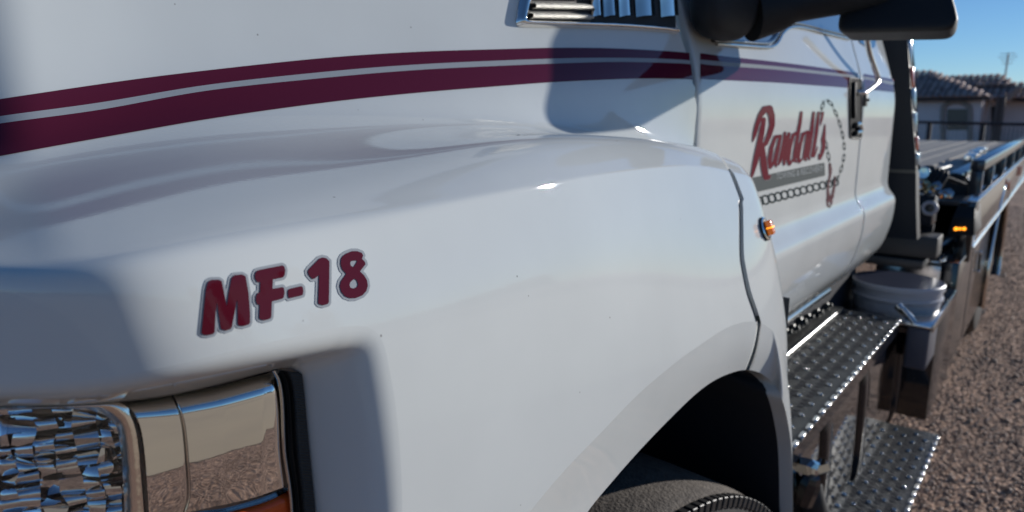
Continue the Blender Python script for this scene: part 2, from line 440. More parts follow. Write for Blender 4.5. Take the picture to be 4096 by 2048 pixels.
def s_eval(uv):
    """bicubic evaluation at many (u, v), and unit normals pointing away from the truck"""
    uv = np.asarray(uv, float)
    A = np.array([bu(u) for u in uv[:, 0]]); Bq = np.array([bv(v) for v in uv[:, 1]])
    P = np.einsum('nc,nr,rck->nk', A, Bq, NET); e = 1e-3
    A1 = np.array([bu(min(u + e, NC - 3)) for u in uv[:, 0]]) - np.array([bu(max(u - e, 0)) for u in uv[:, 0]])
    B1 = np.array([bv(min(v + e, NR - 3)) for v in uv[:, 1]]) - np.array([bv(max(v - e, 0)) for v in uv[:, 1]])
    du = np.einsum('nc,nr,rck->nk', A1, Bq, NET); dv = np.einsum('nc,nr,rck->nk', A, B1, NET)
    n = np.cross(du, dv); n /= np.linalg.norm(n, axis=1)[:, None] + 1e-12
    if n[:, 1].mean() > 0: n = -n
    return P, n
_sf = grid_faces(NU, NV)
_tri = [t for q in _sf for t in ((q[0], q[1], q[2]), (q[0], q[2], q[3]))]
_pts = SURF.reshape(-1, 3)
HB = BVHTree.FromPolygons([tuple(p) for p in _pts], _tri)
_uvs = np.stack(np.meshgrid(us, vs, indexing='ij'), -1).reshape(-1, 2)
def hit_uv(px, py):
    """(u, v) on the hood surface seen at a pixel"""
    r = ray(px, py); loc, nrm, idx, d = HB.ray_cast(Vector((0, 0, 0)), Vector(tuple(r)))
    if loc is None: return None
    t = _tri[idx]; a, b, c = (_pts[i] for i in t); p = np.array(loc)
    M = np.stack([b - a, c - a], 1); w, *_ = np.linalg.lstsq(M, p - a, rcond=None)
    return _uvs[t[0]] * (1 - w[0] - w[1]) + _uvs[t[1]] * w[0] + _uvs[t[2]] * w[1]
def uv_curve(pixels, n):
    out = []
    for px, py in resample(pixels, n):
        q = hit_uv(px, py)
        if q is not None: out.append(q)
        else: print('MISS', px, py)
    return out

recess_px = [(-420, 1535), (-200, 1534), (0, 1529), (363, 1516), (660, 1468), (990, 1389), (1320, 1316), (1390, 1306), (1440, 1303), (1484, 1314), (1519, 1345), (1541, 1395), (1557, 1470), (1584, 1630), (1604, 1861), (1610, 2048), (1614, 2300), (1616, 2450)]
arch_px = [(1880, 2450), (1990, 2240), (2120, 2048), (2260, 1880), (2400, 1735), (2550, 1580), (2700, 1452), (2800, 1380), (2900, 1315), (2980, 1288), (3040, 1290), (3090, 1325), (3130, 1400), (3155, 1520), (3170, 1680), (3172, 1850), (3168, 2048), (3160, 2240)]
arch_in_px = [(2110, 2450), (2230, 2230), (2350, 2048), (2450, 1925), (2560, 1800), (2680, 1675), (2790, 1570), (2870, 1515), (2950, 1484), (3000, 1481), (3050, 1497), (3095, 1535), (3125, 1600), (3148, 1690), (3160, 1800), (3166, 1900), (3165, 2048), (3155, 2240)]
gap_px = [(2965, 735), (2956, 765), (2961, 805), (2964, 850), (2966, 1000), (2972, 1060), (2995, 1170), (3030, 1275), (3042, 1335), (3035, 1400), (3020, 1480)]
gap_hi_px = [(2700, 20), (2715, 90), (2727, 140), (2748, 200), (2768, 261), (2776, 330), (2782, 400), (2788, 480)]
# ---- cut the sheet into hood and cowl panel, with the openings for lamp and wheel
def nearest_uv(P):
    loc, nrm, idx, d = HB.find_nearest(Vector(tuple(P)))
    t = _tri[idx]; a, b, c = (_pts[i] for i in t); p = np.array(loc)
    M = np.stack([b - a, c - a], 1); w, *_ = np.linalg.lstsq(M, p - a, rcond=None)
    return _uvs[t[0]] * (1 - w[0] - w[1]) + _uvs[t[1]] * w[0] + _uvs[t[2]] * w[1]
VMAX = NR - 3.0; UMAX = NC - 3.0
rec_uv = np.array(uv_curve(recess_px, 190))
a1 = uv_curve(arch_px[:11], 120)
a2_3d = resample([(1.035, .297, -.345), (1.075, .292, -.42), (1.105, .29, -.52), (1.13, .29, -.62)], 40)
a2 = [nearest_uv(p) for p in a2_3d]
arch_uv = np.array(list(resample(a1 + a2[2:], 170)))
gp = [nearest_uv((1.07, .6, .37))]
gl = [hit_uv(*p) for p in gap_hi_px] + [hit_uv(*p) for p in gap_px[1:]]
gl = [q for q in gl if q is not None]
gl = [np.array([gl[0][0], 0.0])] + gl
gv = np.array([q[1] for q in gl]); gu = np.array([q[0] for q in gl]); o_ = np.argsort(gv); gv, gu = gv[o_], gu[o_]
garr = resample(np.stack([gu, gv], 1), 160); gv, gu = garr[:, 1], garr[:, 0]
o_ = np.argsort(gv); gv, gu = gv[o_], gu[o_]
vend = gv[-1] + .05
vv = np.linspace(0, vend, 150); uu = np.interp(vv, gv, gu)
dP = (s_eval(np.stack([uu + .01, vv], 1))[0] - s_eval(np.stack([uu, vv], 1))[0]) / .01
wide = np.interp(vv, [8.5, 10.5], [1., 2.0])
hw = .0048 * wide / np.linalg.norm(dP, axis=1)
slitL = np.stack([uu - hw, vv], 1); slitR = np.stack([uu + hw, vv], 1)
def pip(poly, pts):
    x, y = pts[:, 0], pts[:, 1]; ins = np.zeros(len(pts), bool); n = len(poly); j = n - 1
    for i in range(n):
        xi, yi = poly[i]; xj, yj = poly[j]
        c = ((yi > y) != (yj > y)) & (x < (xj - xi) * (y - yi) / ((yj - yi) if yj != yi else 1e-12) + xi)
        ins ^= c; j = i
    return ins
def closed(pl):
    return np.vstack([pl, [[pl[-1][0], VMAX + .4], [pl[0][0], VMAX + .4]]])
rec_poly = closed(rec_uv); arch_poly = closed(arch_uv)
slit_poly = np.vstack([[[slitL[0][0], -.3]], slitL, slitR[::-1], [[slitR[0][0], -.3]]])
gu_ = np.unique(np.r_[np.linspace(0, 1.2, 26), np.linspace(1.2, UMAX, 210)]); gv_ = np.unique(np.r_[np.linspace(0, 2, 14), np.linspace(2, 6, 50), np.linspace(6, 11.2, 220), np.linspace(11.2, 12, 20), np.linspace(12, VMAX, 36)])
gg = np.stack(np.meshgrid(gu_, gv_, indexing='ij'), -1).reshape(-1, 2)
def near(poly, pts, d):
    m = np.zeros(len(pts), bool)
    for p in poly: m |= ((pts[:, 0] - p[0]) ** 2 + (pts[:, 1] - p[1]) ** 2) < d * d
    return m
keep = ~(pip(rec_poly, gg) | pip(arch_poly, gg) | pip(slit_poly, gg)) & ~near(rec_uv, gg, .015) & ~near(arch_uv, gg, .015) & ~near(slitL, gg, .012) & ~near(slitR, gg, .012)
pts2 = [tuple(p) for p in gg[keep]]; edges = []
def addpoly(pl, close=True):
    b = len(pts2); pts2.extend(tuple(p) for p in pl)
    edges.extend((b + i, b + i + 1) for i in range(len(pl) - 1))
    if close: edges.append((b + len(pl) - 1, b))
addpoly(rec_poly); addpoly(arch_poly); addpoly(slit_poly); addpoly([(0, 0), (UMAX, 0), (UMAX, VMAX), (0, VMAX)])
ov, oe, of, *_ = delaunay_2d_cdt([Vector(p) for p in pts2], edges, [], 0, 1e-6)
ov = np.array([p[:] for p in ov]); of = np.array(of)
cen = ov[of].mean(1)
ok = (cen[:, 0] > 0) & (cen[:, 0] < UMAX) & (cen[:, 1] > 0) & (cen[:, 1] < VMAX) & ~pip(rec_poly, cen) & ~pip(arch_poly, cen) & ~pip(slit_poly, cen)
gcen = np.interp(cen[:, 1], vv, uu)
ovc = np.stack([ov[:, 0].clip(0, UMAX), ov[:, 1].clip(0, VMAX)], 1)
OP, ON = s_eval(ovc)
ON[(ON * (OP - np.array([.6, 1.4, .0]))).sum(1) < 0] *= -1
def submesh(name, mask, m, parent):
    f = of[mask]; used = np.unique(f); remap = -np.ones(len(ov), int); remap[used] = np.arange(len(used))
    f = remap[f]; V = OP[used]; N = ON[used]
    fn = np.cross(V[f[:, 1]] - V[f[:, 0]], V[f[:, 2]] - V[f[:, 0]])
    flip = (fn * N[f[:, 0]]).sum(1) < 0; f[flip] = f[flip][:, ::-1]
    return mesh(name, V, f, m, parent, normals=N)
hood = submesh('hood', ok & (cen[:, 0] < gcen), PAINT, truck)
cowl = submesh('cowl_panel', ok & (cen[:, 0] >= gcen) & (cen[:, 1] > 8.0), PAINT, truck)

# wheel opening: lip band, turned edge, liner
arch_o, arch_n = s_eval(arch_uv); arch_n = np.where((arch_n[:, 1] > 0)[:, None], -arch_n, arch_n)
ain = [aty(px, py, a) for (px, py), a in zip(arch_in_px, np.interp(np.arange(18), [0, 6, 10, 14, 17], [.306, .308, .307, .292, .289]))]
ain = [ain[i] for i in range(12)] + [aty(3125, 1588, .288), aty(3151, 1687, .287), aty(3168, 1825, .287), aty(3171, 2048, .287), aty(3172, 2300, .287)]
ain = resample(ain, 170)
# match by walking both curves with the same fraction
gq = np.stack([uu, vv], 1)
ko_ = min(range(len(arch_uv)), key=lambda i: ((gq - arch_uv[i]) ** 2).sum(1).min())
VCUT = gq[((gq - arch_uv[ko_]) ** 2).sum(1).argmin()][1]
ki_ = int(np.argmin(np.abs(ain - aty(3020, 1481, .296)).sum(1)))
kq = np.interp(np.arange(170), [0, ko_, 169], [0, ki_, 169])
ain = np.stack([np.interp(kq, np.arange(170), ain[:, c]) for c in range(3)], 1)
def arch_piece(i0, i1, name, par):
    idx = np.arange(i0, i1 + 1).astype(float)
    st = np.linalg.norm(arch_o[ko_ + 1] - arch_o[ko_]); d = .0096 / st
    if i0 == ko_: idx[0] += d
    if i1 == ko_: idx[-1] -= d
    f = lambda A: np.stack([np.interp(idx, np.arange(170), A[:, c]) for c in range(3)], 1)
    O, I = f(arch_o), f(ain); cols_ = []
    for k in range(9):
        t = k / 8.0; mid = O * (1 - t) + I * t
        mid[:, 1] -= (.0045 * np.clip((O[:, 0] - .4) / .5, 0, 1) - .0015) * math.sin(math.pi * t); cols_.append(mid)
    o = grid(name, np.stack(cols_, 1), PAINT, par)
    grid('lip_flange', np.stack([I, I + np.array([0, .003, 0.0]), I + np.array([0, .022, .0])], 1), PAINT, o)
    endp = np.array([c[-1 if i1 == ko_ else 0] for c in cols_]); grid('lip_end', np.stack([endp, endp + np.array([0, .014, 0])], 1), PAINT, o)
    return endp
e1_ = arch_piece(0, ko_, 'wheel_arch_lip', hood); e2_ = arch_piece(ko_, 169, 'wheel_arch_lip', cowl)
em = (e1_ + e2_) / 2
grid('rubber_seal', np.stack([em + np.array([dx, da, 0]) for dx, da in ((-.0115, .014), (-.0075, .005), (-.002, .0042), (.0026, .0058), (.0078, .0045), (.0115, .014))], 1), SEAL, truck)
# edges of the shut line turn inward, with the grey rubber seal between them
for name, sl, par in (('hood_flange', slitL, hood), ('cowl_flange', slitR, cowl)):
    q = sl[(sl[:, 1] > (0 if par is hood else 8.9)) & (sl[:, 1] < VCUT)]; P, n = s_eval(q); n = np.where((n[:, 1] > 0)[:, None], -n, n)
    for m_ in (q[:, 1] < 6.4, q[:, 1] > 9.2):
        if m_.sum() > 3: grid(name, np.stack([P[m_], P[m_] - n[m_] * .001, P[m_] - n[m_] * .014], 1), PAINT, par)
qs = gq[gq[:, 1] < VCUT + .02]; P, n = s_eval(qs); n = np.where((n[:, 1] > 0)[:, None], -n, n)
tn = np.gradient(P, axis=0); tn /= np.linalg.norm(tn, axis=1)[:, None]; sdv = np.cross(tn, n)
prof = [(-.0060, -.012), (-.0044, -.005), (-.001, -.0042), (.0014, -.0058), (.0042, -.0045), (.0060, -.012)]
for m_ in (qs[:, 1] < 6.2, qs[:, 1] > 9.4):
    if m_.sum() > 3: grid('rubber_seal', np.stack([P[m_] + sdv[m_] * (a_ * np.interp(qs[m_][:, 1], [8.5, 10.5], [1., 1.9])[:, None]) + n[m_] * b_ for a_, b_ in prof], 1), SEAL, truck)

deep = np.stack([ain + np.array([0, .02, 0]), ain + np.array([0, .2, .03]), ain + np.array([0, .75, .03])], 1)
grid('wheel_liner', deep, VOID, truck)
mesh('inner_wing', [(-.1, .86, .1), (1.4, .86, .1), (1.4, .86, -1.2), (-.1, .86, -1.2)], [(0, 1, 2, 3)], VOID, truck)
mesh('liner_rear_wall', [(1.16, .33, -.3), (1.16, .33, -1.25), (1.16, .9, -1.25), (1.16, .9, -.3)], [(0, 1, 2, 3)], VOID, truck)

# headlamp recess: rounded edge, then the wall down to the lamp
rec_in_px = [(-300, 1640), (-120, 1634), (0, 1630), (264, 1627), (475, 1610), (726, 1574), (1056, 1491), (1148, 1471), (1175, 1474), (1195, 1490), (1211, 1518), (1228, 1696), (1247, 1894), (1262, 2048), (1280, 2260), (1290, 2400)]
def lamp_a(px): return np.interp(px, [-300, 0, 150, 264, 400, 475, 600, 726, 900, 1056, 1300], [.430, .374, .363, .357, .352, .350, .346, .342, .337, .333, .331])
def LP(px, py, d=0.):
    r = ray(px, py); return r * ((lamp_a(px) - d) / r[1])
rin = resample([(p[0], p[1]) for p in rec_in_px], 190)
# pair each outer point with the inner point of equal corner-aligned parameter
def arclen(P): return np.r_[0, np.cumsum(np.linalg.norm(np.diff(P, axis=0), axis=1))]
ro_px = resample(recess_px, 190)
ko = int(np.argmin(np.abs(ro_px - np.array([1500, 1327])).sum(1))); ki = int(np.argmin(np.abs(rin - np.array([1190, 1485])).sum(1)))
kk = np.interp(np.arange(190), [0, ko, 189], [0, ki, 189])
rin = np.stack([np.interp(kk, np.arange(190), rin[:, c]) for c in (0, 1)], 1)
Pi = np.array([LP(px, py) for px, py in rin])
Po, No = s_eval(rec_uv); No = np.where(((No * (Po - np.array([.6, 1.4, 0]))).sum(1) < 0)[:, None], -No, No)
# tangent direction into the opening, smooth along the edge, from the boundary curve itself
tg = np.gradient(Po, axis=0); tg /= np.linalg.norm(tg, axis=1)[:, None]
tin = np.cross(No, tg); sgn = np.sign((tin * (Pi - Po)).sum(1)); tin *= np.sign(np.median(sgn))
cols_ = []
rad = np.interp(np.arange(190), [0, ko * .6, ko, ko + 20, 189], [.006, .007, .012, .014, .012])[:, None]
K = Po + tin * rad; Q = K + (Pi - K) * .30
for t in np.linspace(0, 1, 9): cols_.append(Po * (1 - t) ** 2 + K * 2 * t * (1 - t) + Q * t * t)
for t in np.linspace(0, 1, 7)[1:]: cols_.append(Q * (1 - t) + Pi * t)
cols_.append(Pi + np.array([.0, .025, 0]))
grid('lamp_recess', np.stack(cols_, 1), PAINT, hood)

# ---- headlamp
head = grid('headlamp', np.array([[LP(px, py, -.045) for py in (1400, 1700, 2500)] for px in (-300, 100, 500, 900, 1400)]), mat('lamp_housing', (.30, .30, .31), .3, .8), truck)
def tfi(top, bottom, left, right, n, m):
    """pixel-space patch between four border curves"""
    T = resample(top, n); B = resample(bottom, n); L = resample(left, m); R_ = resample(right, m); out = np.zeros((n, m, 2))
    for i in range(n):
        s = i / (n - 1)
        for j in range(m):
            t = j / (m - 1)
            out[i, j] = (1 - t) * T[i] + t * B[i] + (1 - s) * L[j] + s * R_[j] - ((1 - s) * (1 - t) * T[0] + s * (1 - t) * T[-1] + (1 - s) * t * B[0] + s * t * B[-1])
    return out
def patch(name, pp, depth, m, parent):
    n, mm = pp.shape[:2]
    P = np.array([[LP(pp[i, j, 0], pp[i, j, 1], depth(i / (n - 1), j / (mm - 1))) for j in range(mm)] for i in range(n)])
    return grid(name, P, m, parent)
def roll(s, t):
    d = -.016 * (1 - math.sqrt(max(0, 1 - (1 - min(t / .20, 1)) ** 2)))
    e = .0030 * math.exp(-((s - 1) / .025) ** 2)
    return .004 + d + .0012 * math.sin(math.pi * min(1, max(0, (t - .1) / .9))) - e
pL = tfi([(470, 1606), (600, 1588), (690, 1572)], [(600, 2130), (670, 2090), (738, 2052)], [(470, 1606), (530, 1644), (560, 1702), (578, 1803), (590, 1954), (600, 2130)], [(690, 1572), (713, 1616), (737, 1702), (752, 1853), (757, 1980), (738, 2052)], 26, 60)
patch('bezel_panel', pL, roll, CHROME, head)
pR = tfi([(694, 1571), (850, 1542), (1000, 1504), (1088, 1484)], [(745, 2050), (850, 2028), (1000, 1995), (1150, 1944)], [(694, 1571), (717, 1616), (742, 1702), (757, 1853), (762, 1980), (745, 2050)], [(1088, 1484), (1110, 1530), (1122, 1620), (1130, 1803), (1150, 1944)], 50, 60)
patch('bezel_panel', pR, lambda s, t: roll(s, t) + .0012, CHROME, head)
mold = resample([(690, 1566), (715, 1616), (739, 1702), (754, 1853), (759, 1980), (741, 2052)], 40)
tube('mould_line', [LP(px, py, .0042 - .016 * (1 - math.sqrt(max(0, 1 - (1 - min(i / 8.0, 1)) ** 2)))) for i, (px, py) in enumerate(mold)], .0006, CHROME, head, n=8)
# rounded outer border of the chrome, then the ribbed gasket
bl = resample([(1088, 1484), (1110, 1530), (1122, 1620), (1130, 1803), (1150, 1944), (1160, 2060), (1170, 2300)], 60)
grid('bezel_border', np.array([[LP(px + 26 * t, py - 2 * t, .005 + .0035 * math.sin(math.pi * t) - .006 * t) for t in np.linspace(0, 1, 9)] for px, py in bl]), CHROME_DARK, head)
gi = resample([(1196, 1490), (1211, 1518), (1228, 1696), (1247, 1894), (1262, 2048), (1280, 2300)], 220)
go = resample([(1106, 1480), (1134, 1530), (1146, 1620), (1154, 1803), (1174, 1944), (1184, 2060), (1200, 2300)], 220)
gas = []
for i in range(220):
    rib = .0006 * (i % 3 == 0)
    row = []
    for t in np.linspace(0, 1, 12):
        px, py = go[i] * (1 - t) + gi[i] * t
        dd = -.004 if t < .12 else (.0 - .008 * max(0, (.45 - t) / .33) if t < .45 else .0012 + rib)
        row.append(LP(px, py, dd))
    gas.append(row)
o = grid('gasket', np.array(gas), GASKET, head)
# plain ring round the lens
le = [(-60, 1640), (120, 1637), (252, 1636), (384, 1646), (449, 1687), (475, 1742), (492, 1904), (497, 2048), (500, 2300)]
ro = [(-60, 1632), (200, 1626), (400, 1613), (480, 1612), (526, 1648), (556, 1702), (576, 1803), (588, 1954), (596, 2100), (600, 2300)]
le_, ro_ = resample(le, 110), resample(ro, 110)
# align corners
kl = int(np.argmin(np.abs(le_ - np.array([430, 1668])).sum(1))); kr = int(np.argmin(np.abs(ro_ - np.array([505, 1628])).sum(1)))
kk = np.interp(np.arange(110), [0, kl, 109], [0, kr, 109]); ro_ = np.stack([np.interp(kk, np.arange(110), ro_[:, c]) for c in (0, 1)], 1)
MATTE_CHROME = mat('satin_ring', (.95, .84, .72), .16, .95, bump=(60, .4, .002))
grid('lens_ring', np.array([[LP(*(le_[i] * (1 - t) + ro_[i] * t), .002 + .0035 * math.sin(math.pi * min(1, t)) - .004 * (1 - t)) for t in np.linspace(0, 1, 12)] for i in range(110)]), MATTE_CHROME, head)
lens = grid('lens', np.array([[LP(px, py, .001 + .004 * math.sin(math.pi * min(1, max(0, (px + 300) / 850)))) for py in np.linspace(1628, 2300, 16)] for px in np.linspace(500, -300, 24)]), LENS, head)
# moulded reflector facets behind the lens
fr_ = random.Random(11)
RFL = mat('lamp_reflector', (.86, .85, .84), .035, 1.)
RFL2 = mat('lamp_reflector_soft', (.75, .74, .73), .10, 1.)
rowsy = [1604, 1650, 1712, 1764, 1812, 1866, 1920, 1968, 2022, 2080, 2140, 2210]
cols = [-270, -160, -60, 30, 120, 205, 285, 360, 432, 500, 575]
NODE = {}
for ri, y in enumerate(rowsy):
    for ci, x in enumerate(cols):
        px = x + fr_.uniform(-17, 17) + 7 * ri; NODE[ri, ci] = np.array([px, y + fr_.uniform(-9, 9) - (.13 if ri > 1 else .02) * (px - 250)])
for ri in range(len(rowsy) - 1):
    for ci in range(len(cols) - 1):
        q00, q10, q01, q11 = NODE[ri, ci], NODE[ri, ci + 1], NODE[ri + 1, ci], NODE[ri + 1, ci + 1]
        tx, ty = fr_.uniform(-.0022, .0022), fr_.choice((-.0015, -.003, .0, .002, .0035, .005))
        bx, by = fr_.uniform(-.0004, .0008), fr_.choice((.0003, .0008, .0014, .002))
        P = []
        for i in range(9):
            s_ = i / 8; r_ = []
            for j in range(9):
                t = j / 8; q = (q00 * (1 - s_) + q10 * s_) * (1 - t) + (q01 * (1 - s_) + q11 * s_) * t
                r_.append(LP(q[0], q[1], -.014 + tx * (s_ - .5) * 1.4 + ty * (t - .5) * 1.4 + bx * (1 - (2 * s_ - 1) ** 2) + by * (1 - (2 * t - 1) ** 2)))
            P.append(r_)
        grid('reflector_facet', np.array(P), RFL if fr_.random() < .75 else RFL2, head)
# amber reflector under the chrome
pA = tfi([(700, 2086), (900, 2045), (1050, 2006), (1152, 1962)], [(700, 2300), (900, 2290), (1050, 2280), (1180, 2270)], [(700, 2086), (700, 2180), (700, 2300)], [(1152, 1962), (1165, 2100), (1180, 2270)], 20, 14)
patch('amber_reflector', pA, lambda s, t: .003 - .004 * math.exp(-t * 20), AMBER_DK, head)
pb = tfi([(590, 2130), (745, 2056), (900, 2032), (1050, 1990), (1152, 1948)], [(600, 2160), (745, 2096), (900, 2052), (1050, 2012), (1152, 1966)], [(590, 2130), (600, 2160)], [(1152, 1948), (1152, 1966)], 30, 6)
patch('bezel_step', pb, lambda s, t: .004 - .006 * math.sin(math.pi * t), CHROME_DARK, head)

# ---- flat print on hood and door: meshes laid on the surface
def on_surface(bvh, off):
    def f(px, py):
        r = ray(px, py); loc, n, idx, d = bvh.ray_cast(Vector((0, 0, 0)), Vector(tuple(r)).normalized())
        if loc is None: return None
        if n.dot(Vector(tuple(r))) > 0: n = -n
        return np.array(loc) + np.array(n) * off
    return f
def stripe(name, top, bot, f, m, parent, n=110, w=5, nrm=None):
    T = resample(top, n); B = resample(bot, n); rows_ = []
    for a_, b_ in zip(T, B):
        r_ = [f(*(a_ * (1 - t) + b_ * t)) for t in np.linspace(0, 1, w)]
        if all(q is not None for q in r_): rows_.append(r_)
    return grid(name, np.array(rows_), m, parent)
hs = on_surface(HB, .0005)
st1t = [(-200, 430), (0, 397), (493, 324), (874, 277), (1304, 232), (1669, 208), (2048, 196), (2200, 192), (2419, 193), (2605, 201), (2727, 209), (2757, 212)]
st1b = [(-200, 503), (0, 466), (400, 411), (827, 341), (1304, 288), (1669, 259), (2048, 241), (2298, 233), (2466, 232), (2605, 234), (2727, 239), (2758, 242)]
st2t = [(-200, 530), (0, 495), (400, 440), (827, 364), (1304, 312), (1669, 281), (2048, 262), (2298, 252), (2466, 248), (2605, 250), (2727, 254), (2763, 257)]
st2b = [(-200, 666), (0, 626), (525, 531), (874, 471), (1304, 411), (1669, 372), (2048, 341), (2228, 328), (2466, 317), (2605, 314), (2727, 316), (2770, 319)]
stripe('upper_stripe', st1t, st1b, hs, MAROON, hood)
stripe('pinstripe', st1b, st2t, hs, SILVER, hood, w=3)
stripe('lower_stripe', st2t, st2b, hs, MAROON, hood)

def poly_sdf(poly):
    P = np.asarray(poly, float); Q = np.roll(P, -1, 0)
    def f(X):
        d = np.full(len(X), 1e9); ins = pip(P, X)
        for a, b in zip(P, Q):
            e = b - a; t = (((X - a) @ e) / (e @ e)).clip(0, 1); d = np.minimum(d, np.linalg.norm(X - (a + t[:, None] * e), axis=1))
        return np.where(ins, -d, d)
    return f
def stroke_sdf(strokes):
    def f(X):
        d = np.full(len(X), 1e9)
        for st in strokes:
            for (ax, ay, ar), (bx, by, br) in zip(st, st[1:]):
                a = np.array([ax, ay]); e = np.array([bx, by]) - a; t = (((X - a) @ e) / (e @ e + 1e-9)).clip(0, 1)
                d = np.minimum(d, np.linalg.norm(X - (a + t[:, None] * e), axis=1) - (ar + (br - ar) * t))
        return d
    return f
def sdf_mesh(name, sdf, bbox, step, tofun, m, parent, **k):
    x0, y0, x1, y1 = bbox; xs = np.arange(x0, x1 + step, step); ys = np.arange(y0, y1 + step, step)
    G = np.stack(np.meshgrid(xs, ys, indexing='ij'), -1); D = sdf(G.reshape(-1, 2)).reshape(len(xs), len(ys))
    vid = {}; V = []; Fc = []
    def vert(key, p):
        if key not in vid: vid[key] = len(V); V.append(p)
        return vid[key]
    for i in range(len(xs) - 1):
        for j in range(len(ys) - 1):
            c = [(i, j), (i + 1, j), (i + 1, j + 1), (i, j + 1)]; d = [D[q] for q in c]
            if min(d) >= 0: continue
            poly = []
            for a in range(4):
                b = (a + 1) % 4
                if d[a] < 0: poly.append(vert(c[a], G[c[a]]))
                if (d[a] < 0) != (d[b] < 0):
                    t = d[a] / (d[a] - d[b]); k_ = (min(c[a], c[b]), max(c[a], c[b])); poly.append(vert(k_, G[c[a]] * (1 - t) + G[c[b]] * t))
            if len(poly) >= 3: Fc.append(poly)
    W = [tofun(*p) for p in V]
    good = [all(W[i] is not None for i in f) for f in Fc]
    Fc = [f for f, g_ in zip(Fc, good) if g_]
    W = [w if w is not None else np.zeros(3) for w in W]
    return mesh(name, W, Fc, m, parent, **k)
LET = {'letter_m': [(145, 1165), (150, 1100), (200, 600), (215, 530), (232, 485), (275, 460), (375, 458), (410, 480), (440, 620), (478, 820), (500, 650), (540, 440), (580, 397), (680, 390), (725, 415), (765, 640), (785, 900), (785, 1020), (770, 1050), (700, 1070), (640, 1065), (622, 1040), (620, 840), (615, 690), (580, 900), (545, 1080), (530, 1110), (470, 1130), (410, 1115), (398, 1090), (370, 920), (348, 740), (330, 900), (318, 1150), (300, 1175), (230, 1190), (175, 1185)],
 'letter_f': [(870, 345), (905, 330), (1210, 270), (1235, 285), (1250, 330), (1240, 400), (1220, 428), (1085, 455), (1080, 580), (1215, 555), (1235, 580), (1240, 640), (1225, 700), (1205, 712), (1073, 745), (1065, 950), (1050, 975), (970, 995), (925, 985), (905, 965), (912, 790), (880, 785), (862, 740), (862, 680), (885, 635), (915, 625), (920, 490), (880, 492), (850, 440), (848, 390)],
 'dash': [(1290, 590), (1320, 575), (1460, 543), (1482, 560), (1488, 620), (1480, 660), (1455, 670), (1300, 705), (1288, 680), (1283, 630)],
 'digit_one': [(1548, 345), (1570, 310), (1700, 180), (1740, 165), (1790, 175), (1832, 215), (1830, 500), (1825, 760), (1810, 782), (1750, 797), (1700, 785), (1683, 765), (1690, 600), (1695, 395), (1640, 445), (1610, 450), (1580, 420), (1555, 385)],
 'digit_eight': [(2060, 110), (2130, 82), (2200, 82), (2260, 105), (2278, 140), (2262, 185), (2300, 220), (2310, 255), (2236, 350), (2290, 400), (2330, 470), (2340, 540), (2320, 610), (2270, 665), (2190, 700), (2110, 705), (2040, 680), (1990, 620), (1970, 545), (1985, 480), (2055, 382), (2000, 320), (1980, 250), (1985, 190), (2010, 145)]}
HOLES = [[(2105, 240), (2120, 212), (2160, 205), (2203, 208), (2175, 260), (2148, 295), (2115, 275)], [(2165, 445), (2195, 470), (2212, 520), (2200, 555), (2150, 577), (2110, 565), (2098, 530), (2110, 490)]]
def hp(off):
    f = on_surface(HB, off)
    return lambda x, y: f(760 + x / 3.303, 980 + y / 3.303)
lsd = {k: poly_sdf(v) for k, v in LET.items()}
hsd = [poly_sdf(h) for h in HOLES]
def eight(X): return np.maximum(lsd['digit_eight'](X), -np.minimum(hsd[0](X), hsd[1](X)))
allsd = lambda X: np.minimum.reduce([lsd[k](X) for k in LET]) - 36
sticker = sdf_mesh('unit_number_sticker', allsd, (60, 20, 2420, 1260), 10, hp(.0003), SILVER, hood)
for k in LET:
    P = np.array(LET[k]); b = (P[:, 0].min() - 15, P[:, 1].min() - 15, P[:, 0].max() + 15, P[:, 1].max() + 15)
    sdf_mesh(k, eight if k == 'digit_eight' else lsd[k], b, 8, hp(.0007), LETTER_RED, sticker)

# ---- vent on the hood side: chrome frame, louvres, end trim
VENT_D = mat('vent_dark', (.01, .011, .013), .6)
va = on_surface(HB, .003); vb = on_surface(HB, -.012)
def clampf(f, lim=40):
    return f
vent_o = [(2120, -180), (2085, -40), (2066, 60), (2064, 92), (2082, 108), (2200, 112), (2450, 118), (2640, 130), (2705, 138)]
vent = None
vo = resample(vent_o, 90); vi = resample([(2165, -180), (2130, -40), (2102, 60), (2098, 72), (2110, 80), (2200, 84), (2450, 90), (2640, 104), (2690, 112)], 90)
rows_ = []
for a_, b_ in zip(vo, vi):
    r_ = []
    for t in np.linspace(0, 1, 8):
        r = ray(*(a_ * (1 - t) + b_ * t)); loc, n, idx, d = HB.ray_cast(Vector((0, 0, 0)), Vector(tuple(r)).normalized())
        if loc is None: break
        if n.y > 0: n = -n
        r_.append(np.array(loc) + np.array(n) * (.0005 + .009 * math.sin(math.pi * t) ** .7 - (.006 if t == 1 else 0)))
    if len(r_) == 8: rows_.append(r_)
vent = grid('side_vent', np.array(rows_), CHROME, hood)
stripe('vent_backing', [(2110, -180), (2400, -180), (2700, -170)], [(2096, 84), (2400, 92), (2700, 116)], on_surface(HB, .0012), VENT_D, vent, n=30)
